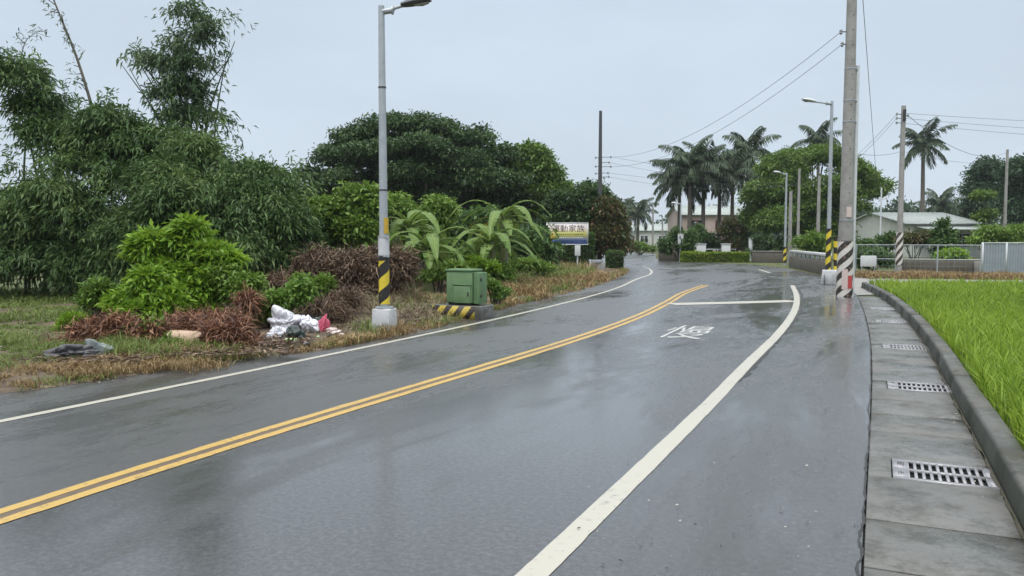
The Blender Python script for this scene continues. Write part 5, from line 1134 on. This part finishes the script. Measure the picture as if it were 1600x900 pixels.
for x in (-0.86, 0.52): 
    m = MB(); m.tube([(x, 0.05, -0.05), (x, 0.05, BZ1)], 0.035, 8); m.build('post', M['galv_pale'], bl, True)
text_object('lettering', '運動家族', 1.62, 0.36, M['print_dark'], bl, (0.05, -0.029, BZ0 + 0.78), (rad(90), 0, 0))
gb = MB(); rg = np.random.default_rng(5)
for i in range(13): gb.box((-0.50 + i * 0.105, -0.028, BZ0 + 0.50), (0.07 * rg.uniform(0.7, 1.1), 0.006, 0.075))
gb.build('lettering', M['print_green'], bl)
wb = MB(); [wb.box((-0.45 + i * 0.085, -0.028, BZ0 + 0.30), (0.05 * rg.uniform(0.7, 1.2), 0.006, 0.06)) for i in range(15)]; wb.build('lettering', M['print_pale'], bl)
wb = MB(); [wb.box((-0.40 + i * 0.105, -0.028, BZ0 + 0.19), (0.07 * rg.uniform(0.7, 1.2), 0.006, 0.05)) for i in range(13)]; wb.build('lettering', M['print_blue'], bl)
yb = MB(); yb.tube([(-0.72, -0.028, BZ0 + 0.16), (-0.74, -0.028, BZ0 + 0.36), (-0.78, -0.028, BZ0 + 0.52)], [0.10, 0.13, 0.09], 10, squash=0.04); yb.build('printed_figure', M['yellow'], bl)
yb = MB(); yb.tube([(-0.62, -0.032, BZ0 + 0.08), (-0.65, -0.032, BZ0 + 0.24)], [0.12, 0.08], 10, squash=0.04); yb.build('printed_figure', M['print_blue'], bl)
m = MB(); m.box((0.52, -0.05, 1.08), (0.28, 0.025, 0.52)); m.build('small_plate', M['galv_pale'], bl, bevel=0.006)

# guard rail and white post at the bend
gr = thing('guard_rail', 'short guard rail with a white post at the left road bend, beside the cube hedge', 'guard rail', gp(931, 40.5), rad(-10))
m = MB(); m.tube([(-0.30, 0, -0.02), (-0.30, 0, 0.62)], 0.05, 10); m.build('white_post', M['steel_white'], gr, True)
m = MB(); m.tube([(0.30, 0.2, -0.02), (0.30, 0.2, 0.60)], 0.04, 8); m.build('post', M['galv'], gr, True)
m = MB(); m.box((0.0, 0.10, 0.52), (0.78, 0.05, 0.15), rad(18)); m.build('rail', M['galv'], gr, bevel=0.01)
m = MB(); m.box((0.1, 0.35, 0.22), (0.7, 0.35, 0.46)); m.build('kerb_block', M['concrete'], gr, bevel=0.02)

# ================================================================== BRIDGE PARAPET, WALLS AND GATE POSTS BEYOND THE BEND
A_ = G(1286, 430) + np.array([0.12, 0.1, 0]); B_ = G(1226, 417.0) + np.array([0.25, 0, 0]); dv = B_ - A_; ln_ = float(np.linalg.norm(dv)); an = math.atan2(dv[1], dv[0])
M['moss_wall'] = concrete_material('dark_mossy_concrete', (0.075, 0.07, 0.06), (0.14, 0.125, 0.105), (0.06, 0.065, 0.045), 0.6, 0.8)
br = thing('bridge_parapet', 'weathered bridge parapet with a pale rail pierced by square openings', 'parapet', A_, an)
m = MB(); m.box((ln_ / 2, -0.15, 0.29), (ln_, 0.30, 0.66)); m.build('wall', M['moss_wall'], br, bevel=0.02)
m = MB(); m.box((ln_ / 2, -0.15, 0.93), (ln_ + 0.1, 0.26, 0.13)); m.build('rail', M['steel_white'], br, bevel=0.015)
for i in range(9): m = MB(); m.box((0.15 + i * (ln_ - 0.3) / 8, -0.15, 0.745), (0.24, 0.12, 0.25)); m.build('baluster', M['steel_white'], br)
gw = thing('garden_wall', 'low brownish garden wall between the bridge parapet and the long low hedge', 'wall', gp(1200, 56), rad(-12))
m = MB(); m.box((0, 0, 0.36), (2.3, 0.22, 0.76)); m.build('wall', M['moss_wall'], gw, bevel=0.015)
m = MB(); m.box((0, 0, 0.77), (2.4, 0.30, 0.06)); m.build('coping', M['concrete'], gw)
def block_thing(name, label, cat, base, parts, group=None, rz=0):
    o = thing(name, label, cat, base, rz, group)
    for (pn, c, sz, mt, bv) in parts: m = MB(); m.box(c, sz); m.build(pn, M[mt], o, bevel=bv)
    return o
block_thing('gate_pillar', 'broad white gate pillar behind the left part of the low hedge', 'gate pillar', gp(1090, 60), [('shaft', (0, 0, 0.60), (1.10, 0.35, 1.24), 'steel_white', 0.02), ('cap', (0, 0, 1.25), (1.18, 0.43, 0.07), 'whitewash', 0.01)], 'white gate pillars')
block_thing('gate_pillar', 'narrow white gate pillar behind the middle of the low hedge', 'gate pillar', gp(1133, 60), [('shaft', (0, 0, 0.60), (0.62, 0.35, 1.24), 'steel_white', 0.02), ('cap', (0, 0, 1.25), (0.70, 0.43, 0.07), 'whitewash', 0.01)], 'white gate pillars')
block_thing('gate_pillar', 'slim tall white gate post at the right end of the low hedge', 'gate pillar', gp(1171.5, 60), [('shaft', (0, 0, 0.82), (0.24, 0.24, 1.68), 'steel_white', 0.02), ('cap', (0, 0, 1.68), (0.30, 0.30, 0.06), 'whitewash', 0.01)], 'white gate pillars')
block_thing('gate_pillar', 'squat white gate post just right of the slim tall one', 'gate pillar', gp(1190, 60), [('shaft', (0, 0, 0.62), (0.42, 0.26, 1.28), 'steel_white', 0.02), ('cap', (0, 0, 1.28), (0.48, 0.32, 0.06), 'whitewash', 0.01)], 'white gate pillars')
lw_ = thing('garden_wall', 'dark low wall with a pale rail linking the white gate pillars', 'wall', gp(1112, 60.3))
m = MB(); m.box((0, 0, 0.30), (3.6, 0.15, 0.64)); m.build('wall', M['moss_wall'], lw_); m = MB(); m.box((0, 0, 0.85), (3.6, 0.06, 0.07)); m.build('rail', M['galv'], lw_)
for x in (-1.4, -0.5, 0.4, 1.3): m = MB(); m.box((x, 0, 0.72), (0.06, 0.05, 0.22)); m.build('post', M['galv'], lw_)
eg = thing('iron_gate', 'dark iron gate between the two right hand white gate posts', 'gate', gp(1181, 60))
m = MB(); [m.box((x, 0, 0.6), (0.03, 0.03, 1.2)) for x in np.linspace(-0.32, 0.22, 8)]; m.build('bars', M['iron'], eg); m = MB(); [m.box((-0.05, 0, z), (0.60, 0.045, 0.05)) for z in (0.1, 1.15)]; m.build('frame', M['iron'], eg)
# white low wall end left of the hedge, by the far lamp
block_thing('garden_wall', 'short brown brick wall end beside the far lamp at the bend', 'wall', gp(1044, 60), [('wall', (0, 0, 0.42), (1.5, 0.3, 0.88), 'moss_wall', 0.02), ('coping', (0, 0, 0.89), (1.56, 0.36, 0.06), 'concrete', 0.01)])

# ================================================================== HOUSES
M['house_white'] = surf('pale_house_render', (0.60, 0.62, 0.58), (0.50, 0.52, 0.48), rough=0.8, scale=2); M['roof_grey'] = surf('grey_sheet_roof', (0.26, 0.30, 0.29), (0.36, 0.40, 0.385), rough=0.5, scale=2)
M['house_pink'] = surf('pink_render', (0.50, 0.40, 0.36), (0.42, 0.33, 0.30), rough=0.85, scale=2); M['roof_green'] = surf('pale_green_sheet_roof', (0.33, 0.38, 0.36), (0.42, 0.46, 0.44), rough=0.5, scale=2)
M['glass'] = surf('dark_window_glass', (0.02, 0.025, 0.028), rough=0.08); M['wood'] = surf('brown_wood', (0.16, 0.05, 0.03), (0.24, 0.09, 0.06), rough=0.6, scale=8); M['dark_wall'] = surf('shaded_wall_render', (0.20, 0.20, 0.19), (0.26, 0.26, 0.25), rough=0.85, scale=3)
def gable_house(name, label, base, Lx, Ly, ze, zr, wall, roof, windows, rz=0.0, over=0.35, door=None):
    """ridge along local x, eaves front (y=0) and back"""
    o = thing(name, label, 'house', base, rz)
    m = MB(); m.add([(0, 0, -0.1), (Lx, 0, -0.1), (Lx, Ly, -0.1), (0, Ly, -0.1), (0, 0, ze), (Lx, 0, ze), (Lx, Ly, ze), (0, Ly, ze), (0, Ly / 2, zr), (Lx, Ly / 2, zr)],
                    [(0, 1, 5, 4), (2, 3, 7, 6), (0, 4, 8, 7, 3), (1, 2, 6, 9, 5)]); w = m.build('wall', M[wall], o)
    k = (zr - ze) / (Ly / 2); m = MB(); th = 0.10
    for s in (0, 1):
        ya, yb = (-over, Ly / 2) if s == 0 else (Ly + over, Ly / 2); za = ze - over * k + 0.03; zb = zr + 0.03
        m.add([(-over, ya, za), (Lx + over, ya, za), (Lx + over, yb, zb), (-over, yb, zb), (-over, ya, za + th), (Lx + over, ya, za + th), (Lx + over, yb, zb + th), (-over, yb, zb + th)],
              [(0, 1, 2, 3), (7, 6, 5, 4), (0, 4, 5, 1), (1, 5, 6, 2), (2, 6, 7, 3), (3, 7, 4, 0)])
    n_r = int(Lx / 0.5)
    for i in range(n_r): x = i * Lx / n_r; m.add([(x, -over, za + th), (x + 0.05, -over, za + th), (x + 0.05, Ly / 2, zr + 0.03 + th), (x, Ly / 2, zr + 0.03 + th), (x + 0.025, -over, za + th + 0.05), (x + 0.025, Ly / 2, zr + 0.08 + th)], [(0, 4, 5, 3), (4, 1, 2, 5), (0, 1, 4), (2, 3, 5)])
    m.build('roof', M[roof], o)
    for (x, z, wd, h, fm) in windows:
        f = MB(); t = 0.07
        for (cx, cz, sx, sz) in ((x, z - h / 2, wd + t, t), (x, z + h / 2, wd + t, t), (x - wd / 2, z, t, h - t), (x + wd / 2, z, t, h - t), (x, z, 0.05, h - t)): f.box((cx, -0.03, cz), (sx, 0.08, sz))
        fo = f.build('window', M[fm], o); g = MB(); g.box((x, -0.012, z), (wd - t, 0.02, h - t)); g.build('pane', M['glass'], fo)
    if door: m = MB(); m.box((door[0], -0.03, 1.0), (door[1], 0.06, 2.1)); m.build('door', M['wood'], o)
    return o
hA = at(1418, 372, 72); hB = at(1533, 372, 70.5)
hs = gable_house('house', 'single storey pale house with a low grey sheet roof, behind the rail fence', (hA[0], 72, 0), float(hB[0] - hA[0] + 0.8), 14.0, 2.95, 4.10, 'house_white', 'roof_grey', [(1.3, 1.5, 1.3, 1.2, 'galv_pale'), (4.9, 1.5, 1.4, 1.2, 'galv_pale')], door=(3.1, 0.95))
aw = MB(); aw.add([(0.6, -2.6, 2.42), (7.6, -2.6, 2.42), (7.6, -0.02, 2.72), (0.6, -0.02, 2.72), (0.6, -2.6, 2.48), (7.6, -2.6, 2.48), (7.6, -0.02, 2.78), (0.6, -0.02, 2.78)], [(0, 3, 2, 1), (4, 5, 6, 7), (0, 1, 5, 4), (1, 2, 6, 5), (2, 3, 7, 6), (3, 0, 4, 7)]); aw.build('awning', M['roof_grey'], hs)
for x in (0.7, 2.9, 5.2, 7.4): m = MB(); m.box((x, -2.5, 1.2), (0.08, 0.08, 2.44)); m.build('porch_post', M['galv_pale'], hs)
pA = at(1066, 372, 95); pB = at(1166, 372, 95)
gable_house('house', 'pink walled house with a pale green roof behind the row of royal palms', (pA[0], 95, 0), float(pB[0] - pA[0]), 9.0, 4.45, 5.6, 'house_pink', 'roof_green', [(1.7, 3.3, 1.3, 1.0, 'wood'), (4.6, 3.3, 1.3, 1.0, 'wood'), (6.5, 3.3, 1.0, 1.0, 'wood')], door=(3.1, 1.0))
fA = at(992, 372, 128)
gable_house('house', 'small pale house far down the road at the bend', (fA[0], 128, 0), 6.0, 6.0, 2.9, 3.9, 'house_white', 'roof_green', [(1.5, 1.5, 1.2, 1.1, 'galv_pale'), (4.4, 1.5, 1.2, 1.1, 'galv_pale')])

# ================================================================== FENCE, GATE, NOTICE
FY = 38.0; fa = gp(1336, FY + 2.5); fb = gp(1531, FY); d_ = fb - fa; fl = float(np.linalg.norm(d_)); fan = math.atan2(d_[1], d_[0])
fe = thing('rail_fence', 'low rail fence with thin grey rails and mesh in front of the garden', 'fence', fa, fan)
for i in range(4): m = MB(); m.tube([(i * fl / 3, 0, -0.02), (i * fl / 3, 0, 1.40)], 0.035, 8); m.build('post', M['galv'], fe, True)
for z in (1.36, 0.66): m = MB(); m.tube([(0, 0, z), (fl, 0, z)], 0.018, 8); m.build('rail', M['galv'], fe, True)
m = MB()
for z in np.arange(0.08, 1.3, 0.24): m.tube([(0, 0.02, z), (fl, 0.02, z)], 0.003, 4)
for x in np.arange(0.06, fl, 0.24): m.tube([(x, 0.02, 0.05), (x, 0.02, 1.33)], 0.003, 4)
m.build('wire_mesh', M['galv'], fe)
wl = thing('low_wall', 'dark low block wall behind the rail fence, paler towards the grey gate', 'wall', gp(1470, FY + 2.4), fan)
m = MB(); m.box((0, 0, 0.30), (3.7, 0.2, 0.66)); m.build('wall', M['moss_wall'], wl, bevel=0.01); m = MB(); m.box((1.9, -0.25, 0.26), (0.95, 0.12, 0.60)); m.build('pale_panel', M['side_road'], wl, bevel=0.01)
ga = gp(1533, FY); gt = thing('sheet_gate', 'grey corrugated sheet metal gate with pale posts at the right edge', 'gate', ga, rad(-2))
M['gate_grey'] = surf('grey_painted_sheet', (0.25, 0.29, 0.32), (0.32, 0.36, 0.39), rough=0.5, scale=3)
GWd = 3.6
for x0 in (0.05, 1.13, 2.25):
    n = 64; xs = np.linspace(x0, x0 + 1.04, n); yy = 0.022 * np.sign(np.sin(np.arange(n) * 0.8)) ; m = MB()
    m.strip([(x, y, 0.06) for x, y in zip(xs, yy)], [(x, y, 1.42) for x, y in zip(xs, yy)]); m.build('sheet_panel', M['gate_grey'], gt)
for x in (0, 1.11, 2.22, 3.33): m = MB(); m.box((x, 0, 0.74), (0.07, 0.09, 1.52)); m.build('post', M['galv_pale'], gt)
m = MB(); m.box((1.66, 0, 1.47), (3.33, 0.06, 0.05)); m.build('top_rail', M['galv_pale'], gt)
nb = thing('notice_board', 'small blank white notice board hung low on the fence, right of the striped pole', 'notice board', at(1357, 408, 36.6), rad(2))
m = MB(); m.box((0, 0, 0.0), (0.74, 0.03, 0.50)); m.build('panel', M['steel_white'], nb, bevel=0.006)
for x in (-0.3, 0.3): m = MB(); m.box((x, 0.03, -0.32), (0.04, 0.03, 0.74)); m.build('post', M['galv'], nb)

# ================================================================== DUMPED RUBBISH
def crumple(seed, size, n=4, amp=0.28, freq=3.0, flat=0.0):
    """a lump of sheet: flat facets meeting in creases, with finer wrinkles across them"""
    bm = bmesh.new(); bmesh.ops.create_icosphere(bm, subdivisions=n, radius=1.0)
    V = np.array([v.co[:] for v in bm.verts]); F = [tuple(v.index for v in f.verts) for f in bm.faces]; bm.free()
    r = np.random.default_rng(seed); K = unit(r.normal(0, 1, (13, 3))); c = r.uniform(0.55, 1.05, 13)
    rad_ = np.min(c[None] / np.maximum(V @ K.T, 0.30), 1); rad_ = np.minimum(rad_, 1.35)
    W_ = unit(V + 0.10 * np.sin(V[:, [1, 2, 0]] * 7)); S2 = unit(r.normal(0, 1, (int(14 * freq), 3))); d = np.sort(2 - 2 * (W_ @ S2.T), 1); f = np.sqrt(np.maximum(d[:, 1], 0)) - np.sqrt(np.maximum(d[:, 0], 0))
    rad_ = rad_ * (1 - amp * 0.75 * np.exp(-f * 9.0)) * (1 + amp * 0.25 * np.sin(V @ unit(r.normal(0, 1, 3)) * 9))
    V = V * rad_[:, None] * np.array(size) / 2
    V[:, 2] = np.maximum(V[:, 2], -size[2] * 0.36) + size[2] * 0.34; return V, F
M['bag_white'] = surf('white_plastic', (0.74, 0.74, 0.80), (0.62, 0.62, 0.68), rough=0.35, scale=6); M['bag_dark'] = surf('dark_green_plastic', (0.012, 0.022, 0.02), (0.03, 0.05, 0.045), rough=0.25, scale=7)
M['pink'] = surf('pink_cloth', (0.62, 0.10, 0.17), (0.50, 0.12, 0.18), rough=0.8, scale=9); M['pale_pink'] = surf('pale_pink_paper', (0.66, 0.52, 0.50), (0.74, 0.66, 0.64), rough=0.7, scale=9)
M['lime'] = surf('pale_lime_plastic', (0.50, 0.66, 0.34), (0.40, 0.58, 0.30), rough=0.35, scale=9); M['beige'] = surf('beige_foam', (0.50, 0.37, 0.27), (0.42, 0.30, 0.21), rough=0.8, scale=5, bump=0.3)
M['tarp'] = surf('dark_grey_sheeting', (0.055, 0.055, 0.062), (0.11, 0.11, 0.12), rough=0.4, scale=6); M['tarp_pale'] = surf('pale_grey_sheeting', (0.17, 0.20, 0.20), (0.24, 0.27, 0.27), rough=0.5, scale=6); M['cardboard'] = surf('cardboard', (0.30, 0.22, 0.15), (0.40, 0.31, 0.22), rough=0.8, scale=8)
def rubbish(name, label, cat, u, v, Yo, size, mat, seed, rz=0.0, amp=0.28, freq=3.0, z=0.05, n=5, group='rubbish dumped on the left verge'):
    g = G(u, v); V, F = crumple(seed, size, n, amp, freq); o = np_object(name, V, F, M[mat], None, False); o.location = (g[0], g[1] + Yo, z); o.rotation_euler = (0, 0, rz); return tag(o, label, cat, group)
rubbish('plastic_sheet', 'big crumpled white plastic sheet heaped on the rubbish, left of the pink cloth', 'plastic sheet', 440, 531, 0.25, (0.62, 0.50, 0.52), 'bag_white', 1, 0.2, 0.42, 2.2, 0.10)
rubbish('plastic_sheet', 'fold of white plastic sheet arching over the black bag', 'plastic sheet', 474, 530, 0.20, (0.42, 0.34, 0.42), 'bag_white', 2, -0.5, 0.40, 2.5, 0.10)
rubbish('rubbish_bag', 'shiny black green rubbish bag bulging out under the white sheet', 'rubbish bag', 464, 538, 0.0, (0.34, 0.36, 0.32), 'bag_dark', 3, 0.3, 0.22, 2.0)
rubbish('rubbish_bag', 'dark rubbish bag behind the pink cloth', 'rubbish bag', 492, 527, 0.3, (0.34, 0.34, 0.42), 'bag_dark', 4, 0.8, 0.25, 2.4)
rubbish('cloth', 'crumpled bright pink cloth lying against the dark bag', 'cloth', 504, 527, 0.0, (0.20, 0.16, 0.36), 'pink', 51, 0.5, 0.75, 1.2)
rubbish('paper', 'pale pink crumpled paper right of the bright pink cloth', 'paper', 520, 527, 0.0, (0.25, 0.22, 0.16), 'pale_pink', 6, 0.1, 0.4, 3.0)
rubbish('plastic_bag', 'pale lime plastic bag flattened in front of the black bag', 'plastic bag', 455, 542, 0.0, (0.22, 0.18, 0.09), 'lime', 7, 0.2, 0.4, 3.2)
rubbish('plastic_bag', 'small pale green white bag tip sticking up at the left end of the white sheet', 'plastic bag', 415, 525, 0.4, (0.16, 0.14, 0.46), 'lime', 8, 0.2, 0.35, 2.6, 0.1)
rubbish('cardboard', 'beige cardboard scrap lying on top behind the white sheet', 'cardboard', 460, 520, 0.6, (0.30, 0.24, 0.10), 'cardboard', 9, 0.5, 0.3, 2.0, 0.42)
rubbish('tarpaulin', 'crumpled dark grey plastic sheeting at the front left roadside', 'tarpaulin', 108, 570, 0.1, (0.72, 0.42, 0.26), 'tarp', 10, 0.3, 0.42, 2.2)
rubbish('tarpaulin', 'paler grey sheet leaning at the right end of the dark grey sheeting', 'tarpaulin', 150, 566, 0.1, (0.42, 0.24, 0.30), 'tarp_pale', 11, 0.35, 0.25, 1.6)
rubbish('plastic_sheet', 'torn strip of white plastic trailing down left from the big white sheet', 'plastic sheet', 428, 538, 0.1, (0.30, 0.26, 0.22), 'bag_white', 21, 0.9, 0.5, 2.6)
rubbish('cardboard', 'grey brown flattened box in the dark dirt left of the lime bag', 'cardboard', 425, 545, 0.1, (0.26, 0.2, 0.08), 'cardboard', 22, 0.4, 0.3, 2.0)
rubbish('rubbish_bag', 'half empty dark bag at the back of the heap under the grey twigs', 'rubbish bag', 482, 516, 0.5, (0.5, 0.4, 0.34), 'bag_dark', 23, 0.1, 0.3, 2.2, 0.1)
rl = thing('foam_roll', 'beige foam roll half buried in the red brown dead brush', 'foam roll', G(302, 547) + np.array([0, -0.12, 0.16]), rad(-16))
m = MB(); rr_ = np.array([0.125, 0.148, 0.152, 0.150, 0.148, 0.130, 0.07]); xs = np.array([-0.34, -0.31, -0.1, 0.1, 0.22, 0.255, 0.258]); m.tube([(x, 0.01 * math.sin(9 * x), 0.0) for x in xs], rr_, 20); m.build('roll', M['beige'], rl, True)
sc_ = [(668, 456, 'scrap of white paper on the bare soil left of the cabinet', 'bag_white', 0.13), (677, 463, 'second white scrap on the soil, closer to the cabinet than the first', 'bag_white', 0.10), (697, 476, 'round white lump right at the left edge of the striped plinth', 'bag_white', 0.11),
       (762, 464, 'white scrap in the dry grass right of the cabinet', 'bag_white', 0.15), (622, 466, 'pinkish scrap in the dead grass behind the lamp block', 'pale_pink', 0.15), (690, 447, 'small white scrap on the soil behind the cabinet', 'bag_white', 0.14),
       (907, 438, 'orange brown scrap in the dry grass below the billboard', 'yellow', 0.30), (850, 455, 'white scrap at the asphalt edge midway along the dry grass', 'bag_white', 0.16), (535, 531, 'pale scrap on the dirt between the rubbish and the lamp', 'pale_pink', 0.12),
       (103, 549, 'tiny white scrap on top of the dark grey sheeting', 'bag_white', 0.07), (478, 545, 'flat white scrap at the asphalt edge below the black bag', 'bag_white', 0.10), (2, 551, 'white scrap in the grass at the far left edge', 'bag_white', 0.07), (410, 541, 'grey white scrap on dark dirt left of the lime bag', 'bag_white', 0.09), (447, 540, 'black scrap of plastic in front of the white sheet', 'bag_dark', 0.16), (430, 541, 'red scrap in the dark dirt below the white sheet', 'red', 0.08), (514, 533, 'dark scrap below the pale pink paper', 'bag_dark', 0.13), (497, 534, 'pale lime scrap between pink cloth and asphalt', 'lime', 0.08), (528, 520, 'reddish scrap behind the pale pink paper', 'pink', 0.09), (418, 534, 'white scrap at the left foot of the white sheet', 'bag_white', 0.11), (550, 522, 'pale scrap just left of the near lamp block', 'pale_pink', 0.10), (566, 512, 'brownish scrap in the dead grass just left of the lamp block', 'cardboard', 0.15), (640, 487, 'cardboard scrap on the soil between lamp block and plinth', 'cardboard', 0.17)]
for i, (u, v, lb_, mt, sz) in enumerate(sc_): rubbish('litter_scrap', lb_, 'litter', u, v, 0.0, (sz, sz * 0.8, sz * 0.55), mt, 40 + i, i * 0.7, 0.4, 2.5, 0.07, 2, 'litter scraps on the left verge')
# the damp air
hm, hn, hb, ho = new_mat('damp_air'); hn.nodes.remove(hb); pv = hn.nodes.new('ShaderNodeVolumePrincipled')
pv.inputs['Color'].default_value = (0.86, 0.91, 0.97, 1); pv.inputs['Density'].default_value = 0.00035; pv.inputs['Anisotropy'].default_value = 0.2
hn.links.new(pv.outputs[0], ho.inputs['Volume'])
m = MB(); m.box((0, 770, 14.5), (1900, 1700, 31.2)); tag(m.build('haze', hm), 'thin damp haze in the air', 'haze', kind='stuff')
cy.volume_bounces = 0
# fallen leaves, twigs and grit
rng = np.random.default_rng(71)
def strewn(name, label, pts, Lg, W, mat, z, cat='debris'):
    n = len(pts); P = np.array(pts); P[:, 2] = z + rng.uniform(0, 0.012, n); D = rng.normal(0, 1, (n, 3)) * np.array([1, 1, 0.15])
    leaf_object(name, leaves(P, D, Lg * rng.uniform(0.4, 1.4, n), W * rng.uniform(0.5, 1.5, n), rng, rng.uniform(0, 1, n), 0.15, 0.02, up=np.broadcast_to(np.array([0, 0, 1.0]), (n, 3)) + rng.normal(0, 0.2, (n, 3))), mat); tag(bpy.data.objects[name], label, cat, kind='stuff')
pts = []
for (u, v, ru, rv, n) in ((430, 540, 60, 10, 900), (560, 500, 110, 22, 1900), (650, 475, 90, 20, 2200), (300, 560, 170, 8, 900), (720, 445, 80, 14, 1100), (120, 572, 120, 8, 700)):
    for _ in range(n):
        a = rng.uniform(0, 6.28); r = math.sqrt(rng.uniform()); pts.append(G(u + ru * r * math.cos(a), v + rv * r * math.sin(a)))
strewn('leaf_litter', 'brown fallen leaves and twigs strewn over the bare verge soil', pts, 0.13, 0.030, M['dead_brown'], 0.11)
pts = []
for _ in range(520):
    k = rng.integers(5, 70); s = abs(rng.normal(0, 0.35)); pts.append(LEFT[k] + LS[k] * s)
for _ in range(90): pts.append(G(rng.uniform(900, 1340), rng.uniform(560, 900)))
for _ in range(130):
    k = rng.integers(0, len(KB) - 1); pts.append(KB[k] - KS[k] * abs(rng.normal(0, 0.10)) + KT[k] * rng.uniform(0, 0.5))
P = np.array(pts); n = len(P)
strewn('grit', 'small dark and pale bits of grit and leaf lying on the wet asphalt', pts, 0.022, 0.013, M['grit'], 0.008)
